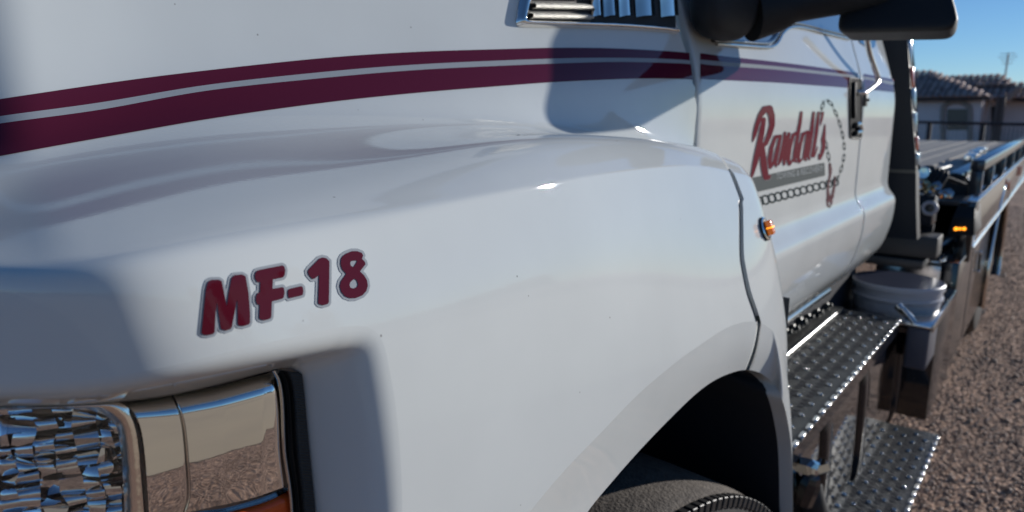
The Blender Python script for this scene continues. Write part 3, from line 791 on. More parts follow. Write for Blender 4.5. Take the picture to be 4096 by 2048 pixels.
for k, yy in enumerate((52, 12, -30, -72, -114)):
    f1, f2 = on_surface(HB, .0035), on_surface(HB, .011)
    pts_t = resample([(2112 + (52 - yy) * .28, yy), (2340, yy + 4)], 24); pts_b = resample([(2108 + (52 - yy) * .28, yy + 24), (2352, yy + 28)], 24)
    R0 = [f1(*p) for p in pts_t]; R1 = [f2(*(p * .4 + q * .6)) for p, q in zip(pts_t, pts_b)]; R2 = [f2(*q) for q in pts_b]; R3 = [f1(*(q + np.array([0, 3]))) for q in pts_b]
    grid('louvre', np.stack([R0, R1, R2, R3], 1), mat('louvre_mesh', (.55, .54, .5), .45, .9, bump=(1400, 1., .002)) if k == 0 else MATS['louvre_mesh'], vent)
for x0, x1, m_ in ((2352, 2376, CHROME), (2400, 2440, CHROME_DARK), (2462, 2500, CHROME), (2530, 2600, CHROME_DARK), (2630, 2690, CHROME)):
    f1, f2 = on_surface(HB, .003), on_surface(HB, .012)
    L = resample([(x0 - 26, -170), (x0, -40), (x0 + 8, 70)], 20); R_ = resample([(x1 - 26, -170), (x1, -40), (x1 + 10, 66)], 20)
    grid('vent_bar', np.stack([[f1(*p) for p in L], [f2(*(p * .8 + q * .2)) for p, q in zip(L, R_)], [f2(*(p * .2 + q * .8)) for p, q in zip(L, R_)], [f1(*q) for q in R_]], 1), m_, vent)

# amber marker on the cowl panel
cb = on_surface(HB, 0)
mp = np.array([1.035, .352, -.187])
uvm = nearest_uv(aty(3022, 925, .352)); Pm, Nm = s_eval([uvm]); Pm = Pm[0]; Nm = Nm[0] if Nm[0][1] < 0 else -Nm[0]
bez = lathe('marker_base', [(.018, -.004), (.018, .002), (.0155, .0045), (.011, .005)], Pm, Nm, BLACK_PL, cowl, n=28)
lathe('marker_rim', [(.0172, .0021), (.0182, .0032), (.0165, .0045)], Pm, Nm, CHROME, bez, n=28)
bm = bmesh.new(); side = np.cross(Nm, [0, 0, 1]); side /= np.linalg.norm(side); upm = np.cross(side, Nm)
hexa(bm, [Pm + side * a_ * .0065 + upm * b_ * .011 + Nm * h for h in (.003, .0135) for a_, b_ in ((-1, -1), (1, -1), (1, 1), (-1, 1))], .0024, 3)
o = bm_obj('marker_lens', bm, AMBER, bez); smooth_by_angle(o)
for k in (-1, 0, 1):
    bm = bmesh.new(); hexa(bm, [Pm + upm * k * .006 + side * a_ * .0068 + upm * b_ * .001 + Nm * h for h in (.005, .0142) for a_, b_ in ((-1, -1), (1, -1), (1, 1), (-1, 1))], .0006, 1)
    bm_obj('lens_rib', bm, AMBER_LED if k == 0 else AMBER, bez)
#PART2
# ---- cab: front door and rear quarter share one profile (z -> a)
CABP = [(-.56, .56), (-.53, .525), (-.50, .502), (-.46, .476), (-.41, .460), (-.36, .450), (-.31, .447), (-.288, .449), (-.275, .457), (-.262, .468), (-.248, .475), (-.23, .478), (-.15, .479), (-.05, .480), (.03, .481), (.07, .486), (.10, .494), (.13, .503), (.20, .526), (.30, .560), (.42, .602), (.60, .665), (.72, .72), (.78, .80), (.80, .95)]
cz = np.array([p[0] for p in CABP]); ca = np.array([p[1] for p in CABP])
cprof = resample(np.stack([cz, ca], 1), 120)
def cab_a(z): return np.interp(z, cprof[:, 0], cprof[:, 1])
X_CAB0, X_B, X_REAR = 1.094, 2.252, 2.757
def cab_panel(name, x0, x1, parent, r0=.004, r1=.004, dep1=.03):
    xs = [(x0 + .002, .014), (x0, .004), (x0 + .0015, .001), (x0 + .004, 0)] + [(x, 0) for x in np.linspace(x0 + .02, x1 - max(r1 * 1.5, .02), 14)]
    for k in range(7):
        th = math.pi / 2 * k / 6; xs.append((x1 - r1 + r1 * math.sin(th), r1 * (1 - math.cos(th))))
    xs.append((x1, r1 + dep1))
    P = [[(x, a + d * (1 if z > -.3 else 1 + 1.2 * min(1, (-.3 - z) / .2)), z) for z, a in cprof] for x, d in xs]
    return grid(name, P, PAINT, parent)
door = cab_panel('front_door', X_CAB0, X_B - .0035, truck, dep1=.012)
quarter = cab_panel('rear_quarter_panel', X_B + .0035, X_REAR, truck, r1=.035, dep1=.6)
mesh('door_gap_seal', [(X_B - .006, cab_a(z) + .010, z) for z in np.linspace(-.52, .6, 30)] + [(X_B + .006, cab_a(z) + .010, z) for z in np.linspace(-.52, .6, 30)],
     [(i, i + 1, i + 31, i + 30) for i in range(29)], BLACK_PL, truck)
# roof and back of the cab close the shell
mesh('cab_roof', [(1.1, .95, .80), (2.757, .95, .80), (2.757, 2.2, .80), (1.1, 2.2, .80)], [(0, 1, 2, 3)], PAINT, truck)
mesh('cab_back', [(2.75, .55, -.5), (2.75, 2.4, -.5), (2.75, 2.2, .80), (2.75, .70, .78)], [(0, 1, 2, 3)], PAINT, truck)
_cv = []; _cx = [X_CAB0, 1.6, X_B, X_REAR]
for x in _cx: _cv += [(x, a, z) for z, a in cprof]
_cf = [q for q in grid_faces(len(_cx), 120)]
CB = BVHTree.FromPolygons([tuple(p) for p in _cv], _cf)
ds = on_surface(CB, .0006)
dt1 = [(2800, 213), (2912, 227), (3080, 245), (3236, 264), (3427, 291), (3500, 303), (3588, 320)]
db1 = [(2800, 239), (2900, 248), (3080, 263), (3236, 280), (3427, 303), (3500, 314), (3588, 331)]
dt2 = [(2800, 256), (2872, 263), (3080, 277), (3236, 292), (3436, 314), (3500, 324), (3588, 344)]
db2 = [(2800, 316), (2854, 319), (3080, 329), (3236, 340), (3399, 352), (3500, 361), (3588, 371)]
def cutx(poly, x0, x1):
    Q = resample(poly, 300); Q = Q[(Q[:, 0] >= x0) & (Q[:, 0] <= x1)]; return [tuple(q) for q in Q]
for par, x0, x1, n_ in ((door, 2794, 3432, 60), (quarter, 3452, 3575, 20)):
    stripe('upper_stripe', cutx(dt1, x0, x1), cutx(db1, x0, x1), ds, MAROON, par, n=n_)
    stripe('pinstripe', cutx(db1, x0, x1), cutx(dt2, x0, x1), ds, SILVER, par, n=n_, w=3)
    stripe('lower_stripe', cutx(dt2, x0, x1), cutx(db2, x0, x1), ds, MAROON, par, n=n_)

# lettering on the door
def dp(off):
    f = on_surface(CB, off); return lambda x, y: f(2960 + x / 2.683, 380 + y / 2.683)
RAND = [
 [(132, 500, 4), (150, 430, 19), (175, 330, 23), (213, 220, 25), (262, 152, 33), (308, 150, 40), (335, 220, 33), (340, 320, 28), (310, 430, 26), (270, 520, 24), (238, 545, 20)],
 [(250, 262, 22), (225, 420, 28), (195, 570, 31), (160, 720, 27), (125, 860, 14), (110, 895, 5)],
 [(235, 560, 24), (240, 650, 33), (255, 780, 35), (272, 880, 33), (300, 892, 18), (322, 858, 7)],
 [(425, 440, 15), (375, 450, 17), (335, 560, 20), (312, 700, 24), (318, 775, 18), (350, 740, 13), (395, 560, 12)],
 [(428, 440, 16), (402, 580, 20), (372, 720, 20), (385, 765, 9)],
 [(478, 405, 12), (455, 560, 17), (425, 700, 19), (408, 745, 10)], [(520, 415, 16), (500, 540, 19), (470, 680, 20), (470, 745, 11)], [(430, 700, 8), (480, 480, 9), (520, 415, 12)],
 [(610, 400, 13), (565, 430, 17), (530, 560, 19), (512, 690, 21), (525, 745, 14), (560, 700, 11)],
 [(655, 188, 13), (640, 300, 16), (615, 430, 18), (590, 600, 19), (575, 700, 17), (600, 715, 10)],
 [(715, 395, 13), (672, 420, 17), (640, 540, 18), (618, 670, 19), (630, 720, 13), (660, 690, 10)],
 [(725, 395, 15), (705, 540, 18), (685, 670, 17), (705, 700, 9)],
 [(788, 190, 13), (765, 380, 18), (740, 560, 19), (722, 660, 16), (742, 690, 9)],
 [(840, 190, 12), (818, 380, 18), (790, 560, 19), (768, 655, 16), (790, 660, 9), (830, 560, 5)],
 [(882, 192, 15), (872, 260, 11), (858, 325, 4)],
 [(908, 320, 5), (900, 410, 14), (890, 480, 22), (895, 550, 20), (875, 630, 18), (852, 682, 14), (846, 640, 9)]]
RAND = [[(x, y, r * 1.0) for x, y, r in st] for st in RAND]
rsd = stroke_sdf(RAND)
logo = sdf_mesh('name_outline', lambda X: rsd(X) - 4.5, (100, 90, 930, 920), 8, dp(.0009), SILVER, door)
sdf_mesh('name_lettering', rsd, (100, 90, 930, 920), 7, dp(.0013), mat('logo_red', (.17, .014, .03), .6, 0, .3, .05, spec=0), door)
bar = sdf_mesh('grey_bar', poly_sdf([(45, 905), (905, 725), (912, 865), (128, 1055), (92, 1030)]), (30, 700, 930, 1080), 10, dp(.0006), GREY_BAR, door)
tcu = bpy.data.curves.new('t', 'FONT'); tcu.body = 'TOWING & RECOVERY'; tcu.size = 1; tcu.resolution_u = 2
to = bpy.data.objects.new('t', tcu); COL.objects.link(to); dg = bpy.context.evaluated_depsgraph_get(); tm = to.evaluated_get(dg).to_mesh()
tv = np.array([v.co[:] for v in tm.vertices]); tf = [tuple(p.vertices) for p in tm.polygons]; bpy.data.objects.remove(to); bpy.data.curves.remove(tcu)
tv[:, 0] /= tv[:, 0].max()
fdp = dp(.0010)
mesh('bar_lettering', [fdp(385 + 500 * x, (905 - 92 * x) - 95 * y + 2) for x, y, _ in tv], tf, PALE_TXT, bar, smooth=False)
def ring(cx_, cy_, rx, ry, w, th=0.):
    c, s = math.cos(th), math.sin(th)
    def f(X):
        x = (X[:, 0] - cx_) * c + (X[:, 1] - cy_) * s; y = -(X[:, 0] - cx_) * s + (X[:, 1] - cy_) * c
        k = np.sqrt((x / rx) ** 2 + (y / ry) ** 2); return np.abs(k - 1) * (rx + ry) / 2 * .9 - w
    return f
fch = dp(.0006); fch2 = dp(.0010)
for i in range(13):
    cxx = 175 + 68 * i; cyy = 1142 - 17.2 * i; sh = 1 - .018 * i
    sdf_mesh('printed_link', ring(cxx + 30, cyy, 40 * sh, 47 * sh, 8 * sh, -.25), (cxx - 30, cyy - 70, cxx + 95, cyy + 75), 8, fch if i % 2 else fch2, CHAIN_INK, door)
pth = resample([(868, 175), (885, 115), (920, 60), (970, 90), (1020, 180), (1060, 280), (1090, 390), (1112, 500), (1118, 620), (1100, 740), (1065, 850), (1035, 905)], 18)
for i, (x, y) in enumerate(pth):
    t = pth[min(i + 1, 17)] - pth[max(i - 1, 0)]; th = math.atan2(t[1], t[0]) + math.pi / 2
    sdf_mesh('printed_link', ring(x, y, 14 if i % 2 else 8, 32, 5, th), (x - 45, y - 45, x + 45, y + 45), 7, fch if i % 2 else fch2, CHAIN_INK, door)
pth = resample([(905, 470), (925, 550), (945, 640), (958, 720)], 5)
for i, (x, y) in enumerate(pth):
    sdf_mesh('printed_link', ring(x, y, 16 if i % 2 else 9, 34, 5, -.2), (x - 45, y - 45, x + 45, y + 45), 7, fch if i % 2 else fch2, CHAIN_INK, door)
sdf_mesh('printed_hook', stroke_sdf([[(962, 740, 12), (968, 800, 18), (965, 860, 12), (948, 940, 10), (940, 1030, 12), (950, 1110, 22), (965, 1130, 24), (990, 1080, 16), (1010, 980, 12), (1015, 880, 10)], [(930, 1120, 8), (940, 1190, 9), (960, 1205, 9), (985, 1150, 8)]]), (900, 720, 1050, 1230), 7, fch2, MAROON, door)

# door handle, window, belt trim
fh = dp(.001)
dh = on_surface(CB, .0015)
hb = stripe('handle_recess', [(3397, 318), (3438, 322)], [(3399, 545), (3441, 551)], on_surface(CB, .0018), mat('handle_black', (.012, .014, .016), .8, spec=.05), door, n=8, w=10)
def door_tube(name, px, r, off, m, par, n=40): 
    f = on_surface(CB, off); return tube(name, [f(*p) for p in resample(px, n)], r, m, par, n=8)
door_tube('handle_frame', [(3397, 545), (3395, 430), (3395, 325), (3404, 315), (3432, 317), (3440, 326), (3442, 430), (3442, 545), (3438, 553), (3402, 551), (3397, 543)], .0022, .002, BLACK_PL, hb, 60)
door_tube('handle_grip', [(3407, 335), (3405, 400), (3407, 470)], .006, .006, BLACK_PL, hb, 10)
door_tube('handle_lock', [(3412, 500), (3425, 498), (3430, 525), (3412, 532)], .008, .008, CHROME_DARK, hb, 16)
belt = [(2860, 178), (2960, 186), (3060, 192), (3090, 186), (3108, 168), (3126, 136), (3150, 116), (3182, 110), (3230, 118), (3300, 136), (3372, 153), (3393, 158)]
door_tube('belt_trim', belt, .0035, .003, CHROME_DARK, door, 80)
door_tube('window_seal', [(x - 16, y - 15) for x, y in belt], .0045, .004, BLACK_GL, door, 80)
GLASSM = mat('side_glass', (.10, .12, .14), .04, spec=.9, coat=.8)
def wtop(q): return on_surface(CB, .0022)(*q)
wb = [(x - 10, y - 12) for x, y in belt]
rows_ = []
for x, y in resample(wb, 60):
    p = wtop((x, y))
    if p is None: continue
    rows_.append([(p[0] + .0, cab_a(z) - .0022, z) for z in np.linspace(p[2], .58, 14)])
grid('side_window', np.array(rows_), GLASSM, door)
qw = sdf_mesh('quarter_window', poly_sdf([(3424, 112), (3428, 150), (3438, 172), (3458, 185), (3480, 193), (3492, 194), (3499, 186), (3502, 150), (3500, 112)]), (3415, 100, 3520, 205), 4, lambda x, y: on_surface(CB, .002)(x, y), GLASS_DK, quarter)
# bent bright bar in front of the rear of the cab
gpts = [aty(x, y, .462) for x, y in [(3458, 60), (3466, 144), (3478, 210), (3500, 275), (3511, 305), (3512, 322), (3500, 340), (3476, 359), (3462, 368), (3452, 370)]]
gpts.append(gpts[-1] + np.array([0, .02, 0]))
tube('grab_bar', resample(gpts, 50), .0075, STEEL_BR, quarter, n=12)
gb = aty(3473, 400, .468)
lathe('bar_bracket', [(.004, -.02), (.004, .003), (.003, .004)], gb, (0, -1, 0), STEEL, quarter, n=16)
box('bracket_plate', gb[0] - .006, gb[0] + .02, gb[1] + .004, gb[1] + .016, gb[2] - .018, gb[2] + .03, STEEL, quarter, .003)

# ---- mirror
S0 = hit_uv(2155, 450); S3 = s_eval([S0])[0][0]
def rbox(name, c, hx, hy, hz, m, parent, e=5., taper=None, n=28):
    """super-ellipsoid block"""
    P = []
    for i in range(n + 1):
        v = -math.pi / 2 + math.pi * i / n; r_ = []
        for j in range(2 * n):
            u = 2 * math.pi * j / (2 * n)
            f = lambda w: math.copysign(abs(w) ** (2 / e), w)
            x, y, z = f(math.cos(v)) * f(math.cos(u)), f(math.cos(v)) * f(math.sin(u)), f(math.sin(v))
            p = np.array([x * hx, y * hy, z * hz])
            if taper is not None: p = taper(p)
            r_.append(np.array(c) + p)
        P.append(r_)
    o = grid(name, np.array(P), m, parent, cv=True); return o
MIR = bpy.data.objects.new('wing_mirror', None); COL.objects.link(MIR); MIR.location = Vector(tuple(OFF + np.array([1.25, .3, .2]))); MIR.parent = truck; MIR.matrix_parent_inverse = parent_inv(truck)
hx_c = 1.20
pc = aty(3580, 0, .22)
rbox('mirror_head', (1.450, .257, .296), .095, .096, .160, BLACK_PL, MIR, e=14, taper=lambda p: np.array([p[0] + .15 * p[1] + .60 * (p[2] + .16), .12 * (p[0] + .09) + (p[1] - .09) * (1 - 2.2 * max(0, p[2] + .14)) + .09, p[2] + .06 * p[1]]), n=60)  # lean, taper and depth of the unseen head are shaped for its shadow
tube('mirror_arm', resample([(1.27, .47, .175), (1.32, .42, .190), (1.38, .36, .205), (1.41, .28, .215)], 16), [.050, .048, .046, .044, .040, .033, .033, .033, .033, .033, .033, .033, .033, .033, .033, .033], BLACK_PL, MIR, n=20)
rbox('mirror_base', (1.20, .475, .245), .11, .035, .125, BLACK_PL, MIR, e=3.2, taper=lambda p: p + np.array([.35 * p[2], 0, 0]))

# ---- steps, tank and fittings under the cab
def domes(parent, x0, x1, a0, a1, z, rowsn, pitch):
    bm = bmesh.new(); lathe_bm(bm, [(.0075, 0), (.006, .0032), (.0038, .0044), (.002, .0032), (0.0002, .0028)], (0, 0, 0), (0, 0, 1), 12)
    me = bpy.data.meshes.new('dimple'); bm.to_mesh(me); bm.free(); me.polygons.foreach_set('use_smooth', [True] * len(me.polygons)); me.materials.append(CHROME_DARK)
    bm = bmesh.new(); lathe_bm(bm, [(.0034, 0), (.0034, .0006), (.0001, .0006)], (0, 0, 0), (0, 0, 1), 8)
    mh = bpy.data.meshes.new('drain_hole'); bm.to_mesh(mh); bm.free(); mh.materials.append(VOID)
    out = []
    ncol = int((x1 - x0) / pitch)
    hv = []; hf = []
    for r in range(rowsn):
        a = a0 + (a1 - a0) * (r + .5) / rowsn
        for c in range(ncol):
            x = x0 + pitch * (c + .5 + (.5 if r % 2 else 0))
            if x > x1 - .02: continue
            o = bpy.data.objects.new('dimple', me); COL.objects.link(o); o.location = Vector((x, a, z)) + Vector(tuple(OFF)); o.parent = parent; o.matrix_parent_inverse = parent_inv(parent)
            for dx in (-.3, 0, .3):
                for da in (.28,):
                    b = len(hv); xx, aa = x + dx * pitch, a + da * (a1 - a0) / rowsn * 1.5
                    hv += [(xx + .0085 * math.cos(k * math.pi / 4), aa + .0085 * math.sin(k * math.pi / 4), z + .0012) for k in range(8)]; hf.append(tuple(range(b, b + 8)))
    mesh('drain_holes', hv, hf, VOID, parent, smooth=False, kind='stuff')
def perforated_rim(parent, x0, x1, a, z, w=.012, pitch=.05):
    bm = bmesh.new(); x = x0
    tube_bm(bm, [(x0, a, z - .004), (x1, a, z - .004)], .0055, 8)
    o = bm_obj('step_rim', bm, STEEL, parent, smooth=True)
    while x < x1 - pitch * .6:
        box('rim_segment', x, x + pitch * .62, a - .0065, a + .005, z - .007, z + .004, STEEL_BR, parent, .002, 1); x += pitch
US = bpy.data.objects.new('upper_step', None); COL.objects.link(US); US.location = Vector(tuple(OFF + np.array([1.9, .45, -.66]))); US.parent = truck; US.matrix_parent_inverse = parent_inv(truck)
zU = -.662; aU = .361
box('step_plate', 1.15, 2.52, aU, .60, zU - .004, zU, STEEL, US)
box('step_apron', 1.15, 2.52, aU + .001, aU + .005, zU - .052, zU - .004, BLACK_GL, US)
box('step_raised_back', 1.15, 2.50, .530, .60, zU, zU + .012, STEEL, US)
tube('back_bead', [(1.15, .533, zU + .013), (2.40, .533, zU + .013)], .006, STEEL_BR, US)
domes(US, 1.2, 2.52, aU + .012, .525, zU, 4, .075)
perforated_rim(US, 1.17, 2.51, aU, zU)
LS = bpy.data.objects.new('lower_step', None); COL.objects.link(LS); LS.location = Vector(tuple(OFF + np.array([1.9, .3, -1.07]))); LS.parent = truck; LS.matrix_parent_inverse = parent_inv(truck)
zL = -1.072; aL = .2215
box('step_plate', 1.10, 2.62, aL, .408, zL - .004, zL, STEEL, LS)
box('step_apron', 1.10, 2.62, aL + .001, aL + .005, zL - .04, zL - .004, BLACK_GL, LS)
tube('back_bead', [(1.10, .402, zL + .004), (2.60, .402, zL + .004)], .006, STEEL_BR, LS)
domes(LS, 1.15, 2.60, aL + .012, .392, zL, 5, .075)
perforated_rim(LS, 1.12, 2.61, aL, zL)
# tank of polished aluminium with black straps
tp = [(.60, -.70), (.42, -.70), (.402, -.705), (.388, -.73), (.379, -.80), (.377, -1.02), (.388, -1.08), (.41, -1.11), (.60, -1.11)]
tp = resample(tp, 60)
def tank_sec(x0, x1, name='tank_shell'):
    P = []
    for x, s in [(x0, .97), (x0 + .008, .995), (x0 + .02, 1)] + [(x, 1 + .0 * x) for x in np.linspace(x0 + .04, x1 - .04, 12)] + [(x1 - .02, 1), (x1 - .008, .995), (x1, .97)]:
        P.append([(x, .6 + (a - .6) * s - .004 * math.sin(math.pi * (x - x0) / (x1 - x0)), -.905 + (z + .905) * s) for a, z in tp])
    return P
TK = bpy.data.objects.new('fuel_tank', None); COL.objects.link(TK); TK.location = Vector(tuple(OFF + np.array([1.9, .5, -1.1]))); TK.parent = truck; TK.matrix_parent_inverse = parent_inv(truck)
def xa(px, py, a): return aty(px, py, a)[0]
sx = [xa(3325, 1600, .375), xa(3467, 1500, .375), xa(3605, 1400, .375)]
edges_x = [1.30] + sx + [2.85]
for k in range(4):
    grid('tank_shell', np.array(tank_sec(edges_x[k], edges_x[k + 1])), POLISH, TK)
for x in sx:
    grid('tank_strap', np.array([[(x + dx, a - d, z) for a, z in resample(tp, 60) + 0] for dx, d in ((-.036, -.004), (-.034, .008), (-.022, .012), (.022, .012), (.034, .008), (.036, -.004))]), BLACK_GL, TK)
    box('strap_foot', x - .03, x + .03, .375, .42, zL + .0, zL + .035, BLACK_GL, TK, .004)
mesh('tank_end', [(2.845, .385, -.71), (2.845, .6, -.71), (2.845, .6, -1.1), (2.845, .385, -1.1)], [(0, 1, 2, 3)], POLISH, TK)
# valve with hose below the wheel arch's rear edge
vp = aty(3240, 1885, .36)
VV = lathe('drain_valve', [(.018, -.02), (.020, .0), (.020, .018), (.013, .026), (.0001, .028)], aty(3228, 1868, .345), (-.5, -.8, .25), CHROME_DARK, truck, n=6, ang=30)
lathe('valve_nut', [(.015, -.02), (.017, .0), (.017, .02), (.0001, .022)], aty(3272, 1870, .35), (.6, -.7, .3), CHROME_DARK, VV, n=6, ang=30)
lathe('valve_body', [(.021, -.05), (.024, .0), (.018, .02)], aty(3238, 1935, .355), (.1, -.2, 1), BLACK_GL, VV, n=8, ang=30)
tube('valve_hose', resample([aty(3235, 1940, .37), aty(3245, 2000, .36), aty(3275, 2080, .355), aty(3300, 2200, .35)], 20), .030, RUBBER, VV, n=14)
# dark chassis gear behind the step, under the cab
box('cab_mount_rail', 1.15, 2.9, .585, .70, -.80, -.52, VOID, truck)
for k, (px, py, w) in enumerate([(3135, 1330, .02), (3165, 1315, .025), (3195, 1290, .03), (3225, 1270, .02), (3262, 1252, .025), (3300, 1225, .02)]):
    p = aty(px, py, .58)
    lathe('mount_bolt', [(w * .6, -.02), (w * .6, .012), (w * .35, .014), (w * .35, .024), (.0001, .025)], p, (.1, -1, .3), STEEL, truck, n=6, ang=30)
tube('sill_pipe', [(1.15, .565, -.575), (2.4, .565, -.575)], .012, CHROME_DARK, truck)

# ---- wheel in the arch
WX, WA, WZ, WR = .715, .335, -1.0, .505
WH = bpy.data.objects.new('front_wheel', None); COL.objects.link(WH); WH.location = Vector(tuple(OFF + np.array([WX, WA + .15, WZ]))); WH.parent = truck; WH.matrix_parent_inverse = parent_inv(truck)
steer = math.radians(5)
ax_ = Vector((-math.sin(steer), -math.cos(steer), 0))
wc = (WX, WA, WZ)
lathe('tyre', [(WR * .94, -.29), (WR * .99, -.275), (WR, -.25), (WR + .002, -.14), (WR, -.03), (WR * .992, -.012), (WR * .985, -.004)], wc, ax_, TYRE, WH, n=160, ang=60)
lathe('sidewall', [(WR * .985, -.004), (WR * .972, .001), (WR * .966, .0005), (WR * .962, .004), (WR * .93, .010), (WR * .90, .0125), (WR * .895, .010), (WR * .86, .016), (WR * .85, .014), (WR * .80, .018), (WR * .70, .014), (WR * .60, -.004)], wc, ax_, TYRE_SIDE, WH, n=160, ang=35)
lathe('rim', [(WR * .60, -.004), (WR * .58, -.002), (WR * .56, -.03), (WR * .5, -.10), (WR * .2, -.10), (.0001, -.08)], wc, ax_, STEEL_BR, WH, n=64)
Rm = rot_to(ax_); up_ = Vector((0, 0, 1))
bm0 = bmesh.new(); box_bm(bm0, -.0062, .0062, -.009, .006, -.009, .0075, .0012, 1)
blk = bpy.data.meshes.new('shoulder_block'); bm0.to_mesh(blk); bm0.free(); blk.materials.append(TYRE_SIDE)
for k in range(170):
    th = 2 * math.pi * k / 170
    d = Rm @ Vector((math.cos(th), math.sin(th), 0))
    if d.z < .05: continue
    p = Vector(wc) + d * (WR * .978) + ax_ * .002
    o = bpy.data.objects.new('shoulder_block', blk); COL.objects.link(o); zt = d; yt = ax_.cross(d)
    M = Matrix((yt, ax_, zt)).transposed().to_4x4(); M.translation = p + Vector(tuple(OFF)); 
    o.parent = WH; o.matrix_parent_inverse = parent_inv(WH); o.matrix_basis = M

# ---- headache rack, bulkhead, bed
RK = bpy.data.objects.new('headache_rack', None); COL.objects.link(RK); RK.location = Vector(tuple(OFF + np.array([2.95, .5, -.4]))); RK.parent = truck; RK.matrix_parent_inverse = parent_inv(truck)
XR = 2.92
def rk(px, py): return atx(px, py, XR)
pr = [rk(3612, -60), rk(3633, 200), rk(3647, 417), rk(3663, 634), rk(3664, 684)]
pr2 = [rk(3664, 690), rk(3664, 800), rk(3668, 960)]
def plate(name, pts, inner_a, m, par, th=.05):
    bm = bmesh.new(); n = len(pts)
    fr = [bm.verts.new(p) for p in pts]; fi = [bm.verts.new((XR, inner_a, p[2])) for p in pts]
    br_ = [bm.verts.new((XR + th, p[1], p[2])) for p in pts]; bi = [bm.verts.new((XR + th, inner_a, p[2])) for p in pts]
    for i in range(n - 1):
        bm.faces.new((fr[i], fr[i + 1], fi[i + 1], fi[i])); bm.faces.new((br_[i], br_[i + 1], bi[i + 1], bi[i])); bm.faces.new((fr[i], fr[i + 1], br_[i + 1], br_[i]))
    bm.faces.new((fr[0], fi[0], bi[0], br_[0])); bm.faces.new((fr[-1], fi[-1], bi[-1], br_[-1]))
    return bm_obj(name, bm, m, par)
plate('rack_post', pr, .95, DKPAINT, RK)
plate('rack_foot', pr2, .95, DKPAINT, RK, .07)
sp_ = rk(3664, 687)
box('rack_seam', XR - .004, XR + .05, sp_[1], .95, sp_[2] - .006, sp_[2] + .006, STEEL, RK)
for px, y0, y1, m_ in ((3644, 150, 262, CLEARISH), (3652, 268, 350, RED_ORANGE), (3658, 352, 438, CLEARISH), (3662, 448, 530, CLEARISH), (3669, 545, 600, RED_ORANGE), (3674, 610, 660, CLEARISH)):
    A, B = atx(px, y0, XR + .03), atx(px, y1, XR + .03)
    bm = bmesh.new(); w = .013; c8 = []
    for q in (B, A):
        c8 += [q + np.array([-w, -.004, 0]), q + np.array([w, -.004, 0]), q + np.array([w, .02, 0]), q + np.array([-w, .02, 0])]
    hexa(bm, c8, .004, 2); smooth_by_angle(bm_obj('rack_lamp', bm, m_, RK))
tube('rack_cable', resample([atx(px, py, XR + .05) for px, py in ((3640, 90), (3650, 180), (3648, 200), (3657, 300), (3662, 420), (3670, 560), (3676, 680))], 30), .004, RUBBER, RK, n=6)

BED = bpy.data.objects.new('flat_bed', None); COL.objects.link(BED); BED.location = Vector(tuple(OFF + np.array([6.5, 1.5, -.5]))); BED.parent = truck; BED.matrix_parent_inverse = parent_inv(truck)
aB = .285; XB = xa(3905, 806, aB)
zT = -1.325 * aB; zM = aty(3952, 902, aB)[2]
print('bed x', XB, 'zT', zT, 'zM', zM)
XE = 10.6
box('side_beam', XB + .03, XE, aB, aB + .05, zM, zT - .006, BOXM, BED, .003)
box('beam_top_edge', XB, XE, aB - .006, aB + .035, zT - .008, zT, STEEL_BR, BED, .003)
tube('beam_lower_bead', [(XB + .06, aB - .004, zM), (XE, aB - .004, zM)], .008, STEEL_BR, BED)
zc = aty(3930, 965, aB)[2]
box('beam_end_cap', XB - .015, XB + .12, aB - .004, aB + .06, zc, zT - .009, BLACK_GL, BED, .006)
# tubular side rail standing on the beam
ar = .335; zr = aty(3913, 640, ar)[2]; xr0 = xa(3913, 640, ar)
box('rail_tube', xr0, XE, ar - .032, ar + .03, zr - .055, zr, RAILM, BED, .008)
for k in range(7):
    x = xr0 + (.0 if k == 0 else .62 + .9 * (k - 1)); w = .045
    box('rail_post', x + .001, x + w, ar - .028, ar + .026, -.40, zr - .056, RAILM, BED, .004)
# inner lower rail, roller, deck
ai = .46; zi = aty(3800, 700, ai)[2]; xi = xa(3800, 700, ai)
box('inner_rail', xi, XE, ai - .04, ai + .03, zi - .07, zi, RAILM, BED, .008)
box('inner_ledge', XB + .02, XE, aB + .055, ai + .02, zT - .03, zT - .012, RAILM, BED)
rp = aty(3812, 745, .43)
lathe('roller_end', [(.06, -.05), (.068, -.04), (.068, .03), (.055, .045), (.0001, .046)], (rp[0], rp[1], rp[2]), (-1, -.35, 0), BLACK_PL, BED, n=24)
zD = -.335
xd0 = atz(3690, 715, zD)[0]; 
print('deck x0', xd0, 'far', atz(3700, 562, zD))
pitch = .155; a = .52; k = 0
bm0 = bmesh.new(); box_bm(bm0, 0, 10.4 - xd0, 0, pitch - .012, -.02, 0, .003, 1)
pk = bpy.data.meshes.new('deck_plank'); bmesh.ops.recalc_face_normals(bm0, faces=bm0.faces); bm0.to_mesh(pk); bm0.free(); pk.materials.append(DECKM)
while a < 2.75:
    o = bpy.data.objects.new('deck_plank', pk); COL.objects.link(o); o.location = Vector((xd0, a, zD + .002 * (k % 2))) + Vector(tuple(OFF)); o.parent = BED; o.matrix_parent_inverse = parent_inv(BED); a += pitch; k += 1
box('deck_base', xd0 + .01, 10.4, .5, 2.75, zD - .10, zD - .03, VOID, BED)
